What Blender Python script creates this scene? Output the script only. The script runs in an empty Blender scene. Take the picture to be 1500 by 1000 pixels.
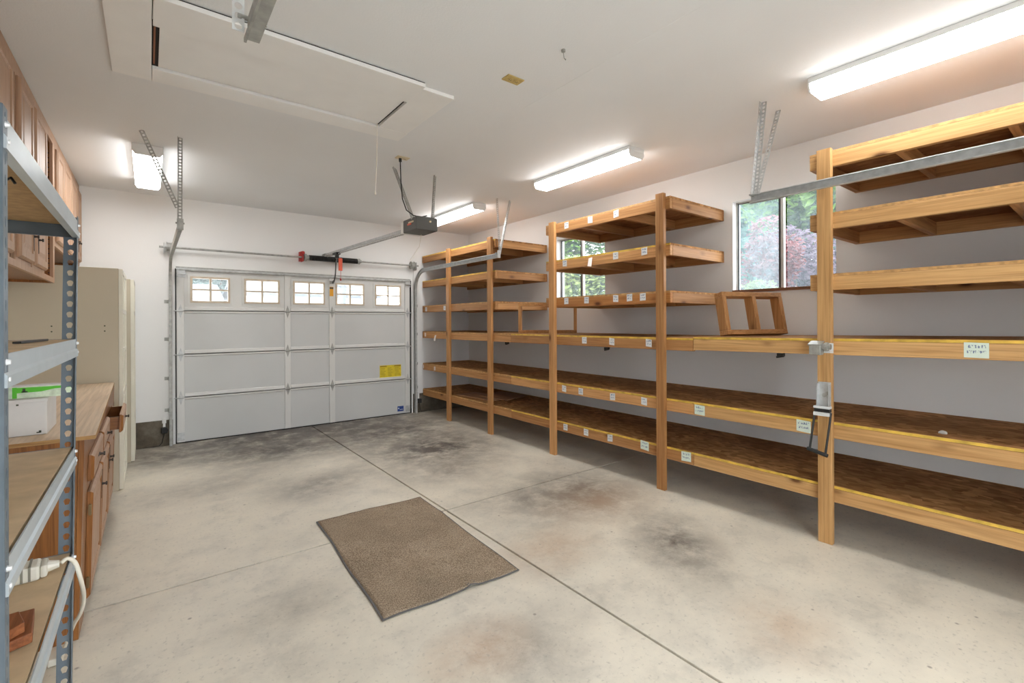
import bpy, bmesh, math, random
from mathutils import Vector, Matrix
random.seed(7)
S = bpy.context.scene
COL = S.collection
PI = math.pi

# ------------------------------------------------------------------ materials
def new_mat(name):
    m = bpy.data.materials.new(name); m.use_nodes = True
    nt = m.node_tree
    return m, nt, nt.nodes['Principled BSDF']

def N(nt, kind, **kw):
    n = nt.nodes.new(kind)
    for k, v in kw.items():
        if k.startswith('i_'):
            n.inputs[k[2:].replace('_', ' ')].default_value = v
        else:
            setattr(n, k, v)
    return n

def link(nt, a, b): nt.links.new(a, b)

def ramp(nt, fac, stops):
    r = N(nt, 'ShaderNodeValToRGB')
    e = r.color_ramp.elements
    while len(e) < len(stops): e.new(0.5)
    for i, (p, c) in enumerate(stops):
        e[i].position = p; e[i].color = (*c, 1) if len(c) == 3 else c
    link(nt, fac, r.inputs['Fac'])
    return r.outputs['Color']

def mixc(nt, fac, a, b, mode='MIX'):
    m = N(nt, 'ShaderNodeMix', data_type='RGBA', blend_type=mode)
    for sock, v in ((m.inputs[0], fac), (m.inputs[6], a), (m.inputs[7], b)):
        if hasattr(v, 'is_output'): link(nt, v, sock)
        else: sock.default_value = v if not isinstance(v, tuple) or len(v) == 4 else (*v, 1)
    return m.outputs[2]

def coords(nt, scale=(1, 1, 1), rand=0.0, rot=(0, 0, 0)):
    tc = N(nt, 'ShaderNodeTexCoord')
    mp = N(nt, 'ShaderNodeMapping')
    mp.inputs['Scale'].default_value = scale
    mp.inputs['Rotation'].default_value = rot
    if rand:
        oi = N(nt, 'ShaderNodeObjectInfo')
        mu = N(nt, 'ShaderNodeMath', operation='MULTIPLY'); mu.inputs[1].default_value = rand
        link(nt, oi.outputs['Random'], mu.inputs[0])
        cx = N(nt, 'ShaderNodeCombineXYZ')
        for i in range(3): link(nt, mu.outputs[0], cx.inputs[i])
        ad = N(nt, 'ShaderNodeVectorMath', operation='ADD')
        link(nt, tc.outputs['Object'], ad.inputs[0]); link(nt, cx.outputs[0], ad.inputs[1])
        link(nt, ad.outputs[0], mp.inputs['Vector'])
    else:
        link(nt, tc.outputs['Object'], mp.inputs['Vector'])
    return mp.outputs['Vector']

def noise(nt, vec, scale, detail=3, rough=.5, dist=0.0):
    n = N(nt, 'ShaderNodeTexNoise')
    n.inputs['Scale'].default_value = scale; n.inputs['Detail'].default_value = detail
    n.inputs['Roughness'].default_value = rough; n.inputs['Distortion'].default_value = dist
    if vec is not None: link(nt, vec, n.inputs['Vector'])
    return n.outputs['Fac']

def bump(nt, b, h, strength=.2, dist=.01):
    n = N(nt, 'ShaderNodeBump'); n.inputs['Strength'].default_value = strength; n.inputs['Distance'].default_value = dist
    link(nt, h, n.inputs['Height']); link(nt, n.outputs[0], b.inputs['Normal'])

def plain(name, c, rough=.5, metal=0.0, var=.0, vscale=6, coat=0.0, bmp=0.0, bscale=60, spec=.5):
    m, nt, b = new_mat(name)
    b.inputs['Roughness'].default_value = rough; b.inputs['Metallic'].default_value = metal
    b.inputs['Coat Weight'].default_value = coat; b.inputs['Specular IOR Level'].default_value = spec
    v = coords(nt, rand=3.0)
    f = noise(nt, v, vscale, 4)
    lo = tuple(max(0, x * (1 - var)) for x in c); hi = tuple(min(1, x * (1 + var)) for x in c)
    link(nt, ramp(nt, f, [(.3, lo), (.7, hi)]), b.inputs['Base Color'])
    if bmp:
        bump(nt, b, noise(nt, v, bscale, 3), bmp, .004)
    return m

def wood(name, axis, light, dark, knots=True, rough=.55, coat=0.0, fine=1.0, rv=.35):
    m, nt, b = new_mat(name)
    sc = [14 * fine, 14 * fine, 14 * fine]; sc[axis] = .55 * fine
    v = coords(nt, tuple(sc), rand=7.0)
    g1 = noise(nt, v, 1.6, 5, .6, 1.1)
    sc2 = [70 * fine] * 3; sc2[axis] = 2.0 * fine
    v2 = coords(nt, tuple(sc2), rand=5.0)
    g2 = noise(nt, v2, 1.0, 3, .6, .4)
    mid = tuple((a + c) / 2 for a, c in zip(light, dark))
    c1 = ramp(nt, g1, [(.28, dark), (.47, mid), (.66, light)])
    c2 = mixc(nt, .45, c1, ramp(nt, g2, [(.3, tuple(x * .55 for x in dark)), (.6, light)]))
    out = c2
    if knots:
        sk = [7.0] * 3; sk[axis] = 3.2
        vk = coords(nt, tuple(sk), rand=9.0)
        vo = N(nt, 'ShaderNodeTexVoronoi'); vo.inputs['Scale'].default_value = .8
        link(nt, vk, vo.inputs['Vector'])
        kf = ramp(nt, vo.outputs['Distance'], [(.05, (1, 1, 1)), (.13, (.25, .25, .25)), (.2, (0, 0, 0))])
        out = mixc(nt, kf, c2, (dark[0] * .28, dark[1] * .22, dark[2] * .2, 1))
    oi = N(nt, 'ShaderNodeObjectInfo')
    rr = ramp(nt, oi.outputs['Random'], [(0, (1 - rv, 1 - rv * 1.15, 1 - rv * 1.3)), (1, (1, 1, 1))])
    out = mixc(nt, 1.0, out, rr, 'MULTIPLY')
    link(nt, out, b.inputs['Base Color'])
    b.inputs['Roughness'].default_value = rough; b.inputs['Coat Weight'].default_value = coat; b.inputs['Specular IOR Level'].default_value = .25
    b.inputs['Coat Roughness'].default_value = .25
    bump(nt, b, g2, .12, .003)
    return m

FIR_L, FIR_D = (.66, .36, .15), (.42, .18, .056)
M = {}
for ax, nm in enumerate('xyz'):
    M['fir_' + nm] = wood('fir lumber ' + nm, ax, FIR_L, FIR_D)
    M['pale_' + nm] = wood('pale fir lumber ' + nm, ax, (.66, .40, .175), (.46, .235, .08), rv=.15)
    M['dark_' + nm] = wood('dark fir lumber ' + nm, ax, (.52, .24, .075), (.36, .13, .035), rv=.15)
    M['oak_' + nm] = wood('stained oak ' + nm, ax, (.36, .15, .042), (.19, .065, .015), False, .38, .3, 1.6, .15)
    M['door_' + nm] = wood('glare-paled door wood ' + nm, ax, (.52, .335, .225), (.40, .24, .145), False, .45, .0, 1.6, .12)  # pale tone paints in the white glare on the oak fronts
M['ply'] = wood('pale plywood', 1, (.76, .60, .44), (.66, .49, .33), False, .5, .0, .9, .1)
M['plyedge'] = wood('plywood edge', 0, (.50, .30, .12), (.26, .12, .04), False, .6, 0, 2.0, .1)
M['redwood'] = wood('reddish offcut wood', 1, (.36, .13, .05), (.20, .06, .02), False, .5, .1, 1.5, .2)
M['brownboard'] = wood('loose brown board', 1, (.42, .23, .12), (.22, .10, .05), False, .55, 0, 1.0, .2)

def osb(name, light, dark):
    m, nt, b = new_mat(name)
    v = coords(nt, (26, 13, 26), rand=4.0)
    vo = N(nt, 'ShaderNodeTexVoronoi'); vo.inputs['Scale'].default_value = 1.3; link(nt, v, vo.inputs['Vector'])
    sep = N(nt, 'ShaderNodeSeparateColor'); link(nt, vo.outputs['Color'], sep.inputs[0])
    c = ramp(nt, sep.outputs[0], [(0, dark), (.55, tuple((a + d) / 2 for a, d in zip(light, dark))), (1, light)])
    st = noise(nt, coords(nt, (1, 1, 1), rand=4.0), 1.7, 5, .6)
    c = mixc(nt, ramp(nt, st, [(.35, (0, 0, 0)), (.65, (.6, .6, .6))]), c, tuple(x * .7 for x in dark))
    link(nt, c, b.inputs['Base Color']); b.inputs['Roughness'].default_value = .85; b.inputs['Specular IOR Level'].default_value = .15
    bump(nt, b, sep.outputs[0], .15, .002)
    return m
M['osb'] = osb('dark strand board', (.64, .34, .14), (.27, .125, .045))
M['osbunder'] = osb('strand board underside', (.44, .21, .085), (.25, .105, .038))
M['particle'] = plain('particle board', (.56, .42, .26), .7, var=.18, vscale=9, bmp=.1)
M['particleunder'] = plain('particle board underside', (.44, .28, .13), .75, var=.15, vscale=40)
M['yellow'] = plain('yellow painted board edge', (.62, .40, .06), .5, var=.3, vscale=14)
M['tanedge'] = plain('raw strand board edge', (.48, .27, .10), .7, var=.35, vscale=30)

def wallmat(name, c, bs, sc):
    m, nt, b = new_mat(name)
    v = coords(nt)
    f = noise(nt, v, .9, 4, .55)
    link(nt, ramp(nt, f, [(.3, tuple(x * .965 for x in c)), (.7, c)]), b.inputs['Base Color'])
    b.inputs['Roughness'].default_value = .7; b.inputs['Specular IOR Level'].default_value = .3
    bump(nt, b, noise(nt, v, sc, 4, .6), bs, .01)
    return m
M['wall'] = wallmat('off white wall paint', (.81, .81, .805), .06, 50)
M['ceiling'] = wallmat('orange peel ceiling paint', (.82, .835, .85), .12, 90)
M['white'] = plain('white painted wood', (.78, .77, .745), .45, var=.03)
M['whitebright'] = plain('bright white hatch paint', (.86, .86, .85), .4, var=.02)
M['whitetrim'] = plain('white vinyl', (.80, .80, .79), .35, var=.02)
M['doorwhite'] = plain('white door enamel', (.66, .66, .64), .4, var=.03, vscale=2)
M['doorpanel'] = plain('pale grey door panel', (.565, .575, .57), .45, var=.04, vscale=1.2)
M['doorcream'] = plain('yellowed window moulding', (.62, .52, .40), .5, var=.12, vscale=20)
M['galv'] = plain('galvanised steel', (.50, .51, .51), .42, .35, var=.15, vscale=25)
M['galvdull'] = plain('dull zinc steel', (.36, .36, .34), .5, .35, var=.22, vscale=25)
M['galvbright'] = plain('bright zinc strap', (.74, .76, .77), .4, .3, var=.1, vscale=30)
M['steelbeam'] = plain('silver blue shelf beam', (.50, .56, .60), .36, .4, var=.06, vscale=8)
M['steelpost'] = plain('blue grey shelf post', (.135, .168, .20), .4, .3, var=.1, vscale=12)
M['black'] = plain('black steel', (.02, .02, .02), .4, .3, var=.3)
M['blackrubber'] = plain('black rubber', (.012, .012, .012), .7, var=.2)
M['bronze'] = plain('dark bronze pull', (.045, .032, .025), .4, .6, var=.2)
M['brass'] = plain('antique brass hinge', (.23, .16, .08), .4, .8, var=.2)
M['red'] = plain('red paint', (.45, .03, .025), .5, var=.1)
M['redtag'] = plain('orange red plastic tag', (.72, .11, .05), .5, var=.12, vscale=60)
M['yellowtag'] = plain('yellow sticker', (.70, .55, .03), .5, var=.08, vscale=20)
M['yellowink'] = plain('brown sticker print', (.32, .22, .01), .6)
M['orangetag'] = plain('orange sticker', (.80, .38, .02), .5, var=.05)
M['darktag'] = plain('dark sticker print', (.10, .06, .02), .5)
M['bluetag'] = plain('blue sticker', (.02, .06, .25), .4, var=.1)
M['palelogo'] = plain('pale sticker print', (.55, .62, .72), .5)
M['motor'] = plain('charcoal motor housing', (.075, .072, .065), .45, .2, var=.06)
M['lens'] = plain('white translucent lens', (.80, .79, .76), .35)
M['gold'] = plain('yellowed outlet plastic', (.55, .41, .16), .45, var=.12, vscale=50)
M['almond'] = plain('ivory outlet plastic', (.66, .56, .38), .45, var=.05)
M['beige'] = plain('beige laminate', (.52, .46, .345), .5, var=.02, vscale=3)
M['cream'] = plain('cream painted door', (.74, .71, .60), .45, var=.04, vscale=8)
M['creamrecess'] = plain('cream painted panel', (.60, .57, .48), .5, var=.04)
M['cardboard'] = plain('white cardboard', (.66, .64, .62), .6, var=.04, vscale=10)
M['green'] = plain('green printed card', (.10, .50, .03), .4, var=.1, vscale=20)
M['palegreen'] = plain('pale printed card', (.62, .72, .55), .45, var=.2, vscale=40)
M['darkprint'] = plain('dark print', (.05, .06, .03), .5)
M['plastic'] = plain('off white plastic', (.66, .64, .56), .4, var=.04)
M['groove'] = plain('grey plastic groove', (.20, .19, .15), .5)
M['cordwhite'] = plain('cream cable', (.72, .68, .58), .45, var=.04)
M['greyalu'] = plain('grey window frame', (.55, .55, .53), .4, .2, var=.08)
M['darkseam'] = plain('dark glazing gasket and joint shade', (.03, .03, .03), .5)
M['sillwood'] = wood('brown sill wood', 1, (.33, .16, .09), (.2, .08, .04), False)
M['latch'] = plain('grey painted latch', (.36, .36, .33), .5, .4, var=.2, vscale=40)
M['stone'] = plain('pale stone', (.66, .65, .62), .6, var=.1, vscale=40)
M['matedge'] = plain('grey rubber edge', (.10, .095, .095), .7, var=.15, vscale=20)
M['curb'] = None
M['socketblack'] = plain('dark void', (.015, .012, .01), .8)

def emit(name, c, s):
    m, nt, b = new_mat(name)
    b.inputs['Base Color'].default_value = (.9, .9, .9, 1)
    b.inputs['Emission Color'].default_value = (*c, 1); b.inputs['Emission Strength'].default_value = s
    return m
LAMP = 4.3
M['lensside'] = emit('lit fluorescent lens side', (1, 1, .985), LAMP * .2)
M['diffuser'] = emit('lit fluorescent diffuser', (1, 1, .985), LAMP)

def paper(name, c):
    m, nt, b = new_mat(name)
    v = coords(nt, (1, 1, 1), rand=11.0)
    w = noise(nt, coords(nt, (1, 170, 70), rand=11.0), 1.0, 2, .5)
    tc = N(nt, 'ShaderNodeTexCoord')
    sp = N(nt, 'ShaderNodeSeparateXYZ'); link(nt, tc.outputs['Generated'], sp.inputs[0])
    band = ramp(nt, sp.outputs[2], [(.28, (0, 0, 0)), (.33, (1, 1, 1)), (.46, (1, 1, 1)), (.5, (0, 0, 0)), (.62, (0, 0, 0)), (.66, (1, 1, 1)), (.82, (1, 1, 1)), (.86, (0, 0, 0))])
    side = ramp(nt, sp.outputs[1], [(.1, (0, 0, 0)), (.14, (1, 1, 1)), (.86, (1, 1, 1)), (.9, (0, 0, 0))])
    ink = ramp(nt, w, [(.50, (0, 0, 0)), (.54, (1, 1, 1))])
    f = mixc(nt, 1.0, mixc(nt, 1.0, band, side, 'MULTIPLY'), ink, 'MULTIPLY')
    base = ramp(nt, noise(nt, v, 30), [(.3, tuple(x * .93 for x in c)), (.7, c)])
    link(nt, mixc(nt, f, base, (.16, .20, .30, 1)), b.inputs['Base Color'])
    b.inputs['Roughness'].default_value = .5
    return m
M['paper'] = paper('handwritten paper tag', (.70, .71, .72))
M['papergreen'] = paper('handwritten pale green tag', (.64, .73, .64))
M['paperplain'] = plain('blank paper tag', (.74, .66, .62), .6, var=.04)

def concrete(name, kind):
    m, nt, b = new_mat(name)
    v = coords(nt)
    n1 = noise(nt, v, .7, 7, .62, .1); n2 = noise(nt, v, 3.4, 10, .72, .15); n3 = noise(nt, v, 45, 4, .6)
    if kind == 'floor':
        c = ramp(nt, n1, [(.30, (.46, .425, .355)), (.5, (.66, .605, .50)), (.72, (.76, .69, .555))])
        c = mixc(nt, .5, c, ramp(nt, n2, [(.3, (.37, .35, .31)), (.48, (.66, .61, .52)), (.7, (.80, .735, .61))]))
        # tyre soot, oil and rust stains; those by the door also paint in shade
        tc = N(nt, 'ShaderNodeTexCoord')
        def stain_or_shade(col, cx, cy, sx, sy, rot, strength, col4):
            mp = N(nt, 'ShaderNodeMapping', vector_type='TEXTURE')
            mp.inputs['Location'].default_value = (cx, cy, 0); mp.inputs['Scale'].default_value = (sx, sy, 1)
            mp.inputs['Rotation'].default_value = (0, 0, rot)
            link(nt, tc.outputs['Object'], mp.inputs['Vector'])
            g = N(nt, 'ShaderNodeTexGradient', gradient_type='SPHERICAL'); link(nt, mp.outputs[0], g.inputs[0])
            nn = noise(nt, tc.outputs['Object'], 4.0, 10, .74, .15)
            mu = N(nt, 'ShaderNodeMath', operation='MULTIPLY'); link(nt, g.outputs['Fac'], mu.inputs[0])
            link(nt, ramp(nt, nn, [(.30, (.12, .12, .12)), (.58, (1, 1, 1))]), mu.inputs[1])
            mu2 = N(nt, 'ShaderNodeMath', operation='MULTIPLY', use_clamp=True); link(nt, mu.outputs[0], mu2.inputs[0]); mu2.inputs[1].default_value = strength
            return mixc(nt, mu2.outputs[0], col, col4)
        dk = (.10, .085, .075, 1)
        for s in ((1.6, 6.9, 3.0, 1.3, 0, 1.5), (1.25, 6.0, 1.2, .9, .2, 1.3), (2.5, 6.1, 1.5, 1.3, 0, 1.3), (2.6, 4.9, 1.2, 1.0, .3, 1.3), (1.25, 4.45, .7, .5, .3, .8), (.45, 5.0, .9, .5, .2, .5), (2.5, 3.0, .9, .7, .2, .6),
                  (2.75, 1.8, .7, .38, .9, 1.0), (3.0, 2.9, .9, .7, .4, .8), (2.3, 4.0, .9, .5, 0, .6), (0.2, 6.4, 1.2, .7, 0, .8), (.55, 2.6, .4, .25, .3, .5), (1.35, 1.6, .45, .3, .3, .55)):
            c = stain_or_shade(c, *s, dk)
        for s in ((2.05, 2.25, .5, .35, .2, .6), (1.15, 1.75, .35, .25, .2, .7), (2.4, 1.0, .4, .3, .2, .5), (2.9, 2.6, .7, .5, .2, .5)):
            c = stain_or_shade(c, *s, (.36, .20, .10, 1))
        c = mixc(nt, ramp(nt, n3, [(.30, (.4, .4, .4)), (.42, (0, 0, 0))]), c, (.25, .23, .2, 1))
        vo = N(nt, 'ShaderNodeTexVoronoi', feature='F1'); vo.inputs['Scale'].default_value = 5.5; link(nt, v, vo.inputs['Vector'])
        c = mixc(nt, ramp(nt, vo.outputs['Distance'], [(.03, (.75, .75, .75)), (.06, (0, 0, 0))]), c, (.22, .19, .16, 1))
        rr = ramp(nt, n2, [(.3, (.36, .36, .36)), (.7, (.55, .55, .55))])
        link(nt, rr, b.inputs['Roughness'])
    else:
        c = ramp(nt, n2, [(.3, (.05, .042, .03)), (.5, (.115, .095, .07)), (.7, (.20, .175, .14))])
        b.inputs['Roughness'].default_value = .9
    link(nt, c, b.inputs['Base Color'])
    bump(nt, b, mixc(nt, .5, n2, n3), .12 if kind == 'floor' else .5, .006)
    return m
M['floor'] = concrete('stained garage concrete', 'floor')
M['curb'] = concrete('dark rough stem wall concrete', 'curb')
M['joint'] = plain('dirty control joint', (.07, .055, .03), .9, var=.4, vscale=20)
M['paving'] = plain('pale driveway', (.55, .53, .50), .8, var=.1, vscale=1)
M['soil'] = plain('garden soil', (.10, .075, .05), .9, var=.3)

def carpet():
    m, nt, b = new_mat('ribbed brown carpet mat')
    v = coords(nt)
    n1 = noise(nt, v, 2.2, 7, .7); n2 = noise(nt, coords(nt, (1.6, .7, 1)), 120, 4, .7)
    w = N(nt, 'ShaderNodeTexWave', wave_type='BANDS', bands_direction='Y'); w.inputs['Scale'].default_value = 26; w.inputs['Distortion'].default_value = .6
    w.inputs['Detail'].default_value = 2; link(nt, v, w.inputs['Vector'])
    c = ramp(nt, n1, [(.33, (.20, .15, .10)), (.5, (.36, .27, .185)), (.66, (.52, .41, .30))])
    c = mixc(nt, .55, c, ramp(nt, n2, [(.38, (.06, .043, .03)), (.62, (.58, .47, .35))]))
    c = mixc(nt, ramp(nt, w.outputs['Fac'], [(.3, (.3, .3, .3)), (.7, (0, 0, 0))]), c, (.10, .07, .05, 1))
    link(nt, c, b.inputs['Base Color']); b.inputs['Roughness'].default_value = .95; b.inputs['Specular IOR Level'].default_value = .1
    bump(nt, b, mixc(nt, .5, w.outputs['Fac'], n2), .6, .004)
    return m
M['carpet'] = carpet()

def glass(name, haze, hc=(.80, .88, .90)):
    m, nt, b = new_mat(name)
    nt.nodes.remove(b)
    out = nt.nodes['Material Output']
    tr = N(nt, 'ShaderNodeBsdfTransparent')
    tl = N(nt, 'ShaderNodeBsdfTranslucent'); tl.inputs['Color'].default_value = (*hc, 1)
    gl = N(nt, 'ShaderNodeBsdfGlossy'); gl.inputs['Roughness'].default_value = .03
    v = coords(nt, (1, 1, 1))
    nz = noise(nt, coords(nt, (1, 1, 1)), 9.0, 8, .75)
    mx = N(nt, 'ShaderNodeMixShader')
    link(nt, ramp(nt, nz, [(.3, (haze * .5,) * 3), (.7, (haze * 1.3,) * 3)]), mx.inputs[0])
    link(nt, tr.outputs[0], mx.inputs[1]); link(nt, tl.outputs[0], mx.inputs[2])
    mx2 = N(nt, 'ShaderNodeMixShader'); mx2.inputs[0].default_value = .04
    link(nt, mx.outputs[0], mx2.inputs[1]); link(nt, gl.outputs[0], mx2.inputs[2])
    link(nt, mx2.outputs[0], out.inputs['Surface'])
    return m
M['glass'] = glass('clear glass pane', .05)
M['dustyglass'] = glass('dusty glass pane', .05, (.66, .78, .84))
M['hazyglass'] = glass('hazy glass pane', .12, (.62, .78, .84))

def leaf(name, a, c):
    k = .42
    a = tuple(x * k for x in a); c = tuple(x * k for x in c)
    m, nt, b = new_mat(name)
    v = coords(nt)
    f = noise(nt, v, 6.0, 4, .7)
    col = ramp(nt, f, [(.3, a), (.7, c)])
    link(nt, col, b.inputs['Base Color']); b.inputs['Roughness'].default_value = .5
    b.inputs['Specular IOR Level'].default_value = .3
    tl = N(nt, 'ShaderNodeBsdfTranslucent'); link(nt, col, tl.inputs['Color'])
    mx = N(nt, 'ShaderNodeMixShader'); mx.inputs[0].default_value = .4
    link(nt, b.outputs[0], mx.inputs[1]); link(nt, tl.outputs[0], mx.inputs[2])
    link(nt, mx.outputs[0], nt.nodes['Material Output'].inputs['Surface'])
    return m
M['leafgreen'] = leaf('bright green leaves', (.10, .26, .03), (.38, .62, .10))
M['leafdark'] = leaf('blue green leaves', (.045, .15, .09), (.16, .36, .24))
M['leafhazed'] = leaf('leaves paled by distance haze', (.30, .42, .38), (.55, .68, .62))  # distance haze is painted into the leaf colour
M['leafred'] = leaf('red maple leaves', (.24, .05, .06), (.50, .15, .15))
M['leafpurple'] = leaf('purple leaves', (.16, .10, .16), (.38, .27, .36))
M['leafyellow'] = leaf('yellow green leaves', (.26, .38, .07), (.62, .72, .25))
M['bark'] = plain('bark', (.10, .07, .05), .9, var=.3)
M['housewall'] = plain('white house siding', (.72, .72, .70), .7, var=.03)
M['roof'] = plain('grey roof shingles', (.10, .11, .13), .8, var=.15, vscale=8)
M['darkglass'] = plain('dark house window', (.045, .055, .065), .2)
M['poleshade'] = plain('weathered grey pole', (.12, .13, .15), .8)
M['pinkwall'] = plain('pinkish house wall', (.66, .45, .40), .7, var=.05)

# ------------------------------------------------------------------ mesh building
WARP = None
class MB:
    def __init__(self):
        self.v = []; self.f = []; self.mi = []; self.mats = []
    def mat(self, m):
        if m not in self.mats: self.mats.append(m)
        return self.mats.index(m)
    def add(self, vs, fs, m=None):
        o = len(self.v); k = self.mat(m) if m else 0
        self.v += [Vector(p) for p in vs]
        for f in fs: self.f.append([i + o for i in f]); self.mi.append(k)
        return self
    def hexa(self, p, m=None):
        # p: 8 points, bottom ring 0-3 counter-clockwise seen from above, top ring 4-7
        return self.add(p, [(3, 2, 1, 0), (4, 5, 6, 7), (0, 1, 5, 4), (1, 2, 6, 5), (2, 3, 7, 6), (3, 0, 4, 7)], m)
    def box(self, x0, x1, y0, y1, z0, z1, m=None):
        return self.hexa([(x0, y0, z0), (x1, y0, z0), (x1, y1, z0), (x0, y1, z0), (x0, y0, z1), (x1, y0, z1), (x1, y1, z1), (x0, y1, z1)], m)
    def frame_box(self, o, u, v, w, lu, lv, lw, m=None):
        o, u, v, w = Vector(o), Vector(u), Vector(v), Vector(w)
        P = lambda a, b, c: o + u * (a * lu) + v * (b * lv) + w * (c * lw)
        return self.hexa([P(0, 0, 0), P(1, 0, 0), P(1, 1, 0), P(0, 1, 0), P(0, 0, 1), P(1, 0, 1), P(1, 1, 1), P(0, 1, 1)], m)
    def prism(self, poly, axis, a, b, m=None):
        # poly: 2-D points in the two other axes (in x,y,z order), extruded along axis from a to b
        def P(p, t):
            q = list(p); q.insert(axis, t); return tuple(q)
        n = len(poly)
        vs = [P(p, a) for p in poly] + [P(p, b) for p in poly]
        fs = [tuple(range(n))[::-1], tuple(range(n, 2 * n))] + [(i, (i + 1) % n, n + (i + 1) % n, n + i) for i in range(n)]
        return self.add(vs, fs, m)
    def tube(self, pts, r, n=10, m=None, cap=True):
        pts = [Vector(p) for p in pts]
        rs = r if isinstance(r, (list, tuple)) else [r] * len(pts)
        rings = []; up = None
        for i, p in enumerate(pts):
            t = (pts[min(i + 1, len(pts) - 1)] - pts[max(i - 1, 0)]).normalized()
            if up is None:
                up = Vector((0, 0, 1)) if abs(t.z) < .9 else Vector((1, 0, 0))
            s = t.cross(up).normalized(); up = s.cross(t).normalized()
            rings.append([p + (s * math.cos(2 * PI * k / n) + up * math.sin(2 * PI * k / n)) * rs[i] for k in range(n)])
        vs = [q for ring in rings for q in ring]
        fs = []
        for i in range(len(pts) - 1):
            for k in range(n):
                fs.append((i * n + k, i * n + (k + 1) % n, (i + 1) * n + (k + 1) % n, (i + 1) * n + k))
        if cap:
            fs.append(tuple(range(n))[::-1]); fs.append(tuple((len(pts) - 1) * n + k for k in range(n)))
        return self.add(vs, fs, m)
    def build(self, name, m=None, parent=None, bevel=0.0, smooth=False, loc=None, solid=0.0):
        base = Vector((0, 0, 0))
        root = parent
        while root is not None:
            base = base + root.location; root = root.parent
        if parent is None and loc is not None: base = Vector(loc)
        me = bpy.data.meshes.new(name)
        if WARP: self.v = [Vector(WARP(p)) for p in self.v]
        me.from_pydata([tuple(p - base) for p in self.v], [], self.f)
        mats = self.mats or [m]
        for q in mats: me.materials.append(M[q] if isinstance(q, str) else q)
        if self.mats:
            for p, k in zip(me.polygons, self.mi): p.material_index = k
        bm = bmesh.new(); bm.from_mesh(me)
        bmesh.ops.recalc_face_normals(bm, faces=bm.faces)
        bm.to_mesh(me); bm.free()
        if smooth:
            for p in me.polygons: p.use_smooth = True
        o = bpy.data.objects.new(name, me); COL.objects.link(o)
        if parent is not None: o.parent = parent
        else: o.location = base
        if solid:
            d = o.modifiers.new('thickness', 'SOLIDIFY'); d.thickness = solid; d.offset = 0
        if bevel:
            d = o.modifiers.new('edge', 'BEVEL'); d.width = bevel; d.segments = 2; d.limit_method = 'ANGLE'; d.angle_limit = .6
        return o

def thing(name, label, cat, loc, group=None, kind=None):
    o = bpy.data.objects.new(name, None); COL.objects.link(o); o.location = loc
    o.empty_display_size = .1
    return tag(o, label, cat, group, kind)

def tag(o, label=None, cat=None, group=None, kind=None):
    if label: o['label'] = label
    if cat: o['category'] = cat
    if group: o['group'] = group
    if kind: o['kind'] = kind
    return o

def copy_tree(o, parent=None):
    c = o.copy(); COL.objects.link(c)
    if parent is not None: c.parent = parent
    for ch in list(o.children): copy_tree(ch, c)
    return c

def B(x0, x1, y0, y1, z0, z1): return MB().box(x0, x1, y0, y1, z0, z1)

def cut_rect(mb, axis, a0, a1, u0, u1, w0, w1, holes):
    """slab between a0..a1 along axis, spanning u (next axis) and w, with rectangular holes"""
    us = sorted({u0, u1, *[h[0] for h in holes], *[h[1] for h in holes]})
    ws = sorted({w0, w1, *[h[2] for h in holes], *[h[3] for h in holes]})
    for i in range(len(us) - 1):
        j = 0
        while j < len(ws) - 1:
            def solid(jj):
                cu, cw = (us[i] + us[i + 1]) / 2, (ws[jj] + ws[jj + 1]) / 2
                return not any(h[0] < cu < h[1] and h[2] < cw < h[3] for h in holes)
            if not solid(j): j += 1; continue
            k = j
            while k + 1 < len(ws) - 1 and solid(k + 1): k += 1
            if axis == 1: mb.box(us[i], us[i + 1], a0, a1, ws[j], ws[k + 1])
            else: mb.box(a0, a1, us[i], us[i + 1], ws[j], ws[k + 1])
            j = k + 1
    return mb

def plate(mb, o, u, w, width, length, pitch, hole, rad, m=None):
    """perforated strip: u across, w along; hole(theta) -> radius, repeated every pitch; a real hole in each cell"""
    o, u, w = Vector(o), Vector(u).normalized(), Vector(w).normalized()
    n = max(1, int(length / pitch)); p = length / n
    ang = sorted({round(2 * PI * k / 12 + .001, 5) for k in range(12)} | {round(math.atan2(sy * p / 2, sx * width / 2) % (2 * PI), 5) for sx in (1, -1) for sy in (1, -1)})
    K = len(ang)
    for i in range(n):
        c = o + w * (p * (i + .5)) + u * (width / 2)
        vs = []
        for t in ang:
            ct, st = math.cos(t), math.sin(t)
            k = min((width / 2) / max(1e-6, abs(ct)), (p / 2) / max(1e-6, abs(st)))
            vs.append(c + u * (ct * k) + w * (st * k))
        for t in ang:
            x, y = hole(t)
            vs.append(c + u * (x * rad) + w * (y * rad))
        mb.add(vs, [(q, (q + 1) % K, K + (q + 1) % K, K + q) for q in range(K)], m)
    return mb

def round_hole(t): return (math.cos(t), math.sin(t))
def keyhole(t):
    # round head above a narrower tail
    x, y = math.cos(t), math.sin(t)
    if y > -.25: return (x, y + .25)
    s = -1.25 / y
    return (max(-.55, min(.55, x * s)), -1.15)
def slot(t): return (math.cos(t) * .35, math.sin(t) * 1.2)

def strap(name, a, b, parent, side, w=.032, m='galv', flange=.028):
    """perforated angle iron from a to b; side: direction in which the face lies"""
    a, b = Vector(a), Vector(b); d = b - a; L = d.length; d.normalize()
    s = Vector(side); s = (s - d * s.dot(d)).normalized(); t = d.cross(s).normalized()
    mb = MB()
    plate(mb, a - s * w / 2, s, d, w, L, .0254, round_hole, .0088)
    if flange: plate(mb, a - s * w / 2, t, d, flange, L, .0254, round_hole, .0072)
    return mb.build(name, m, parent, solid=.002)

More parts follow.
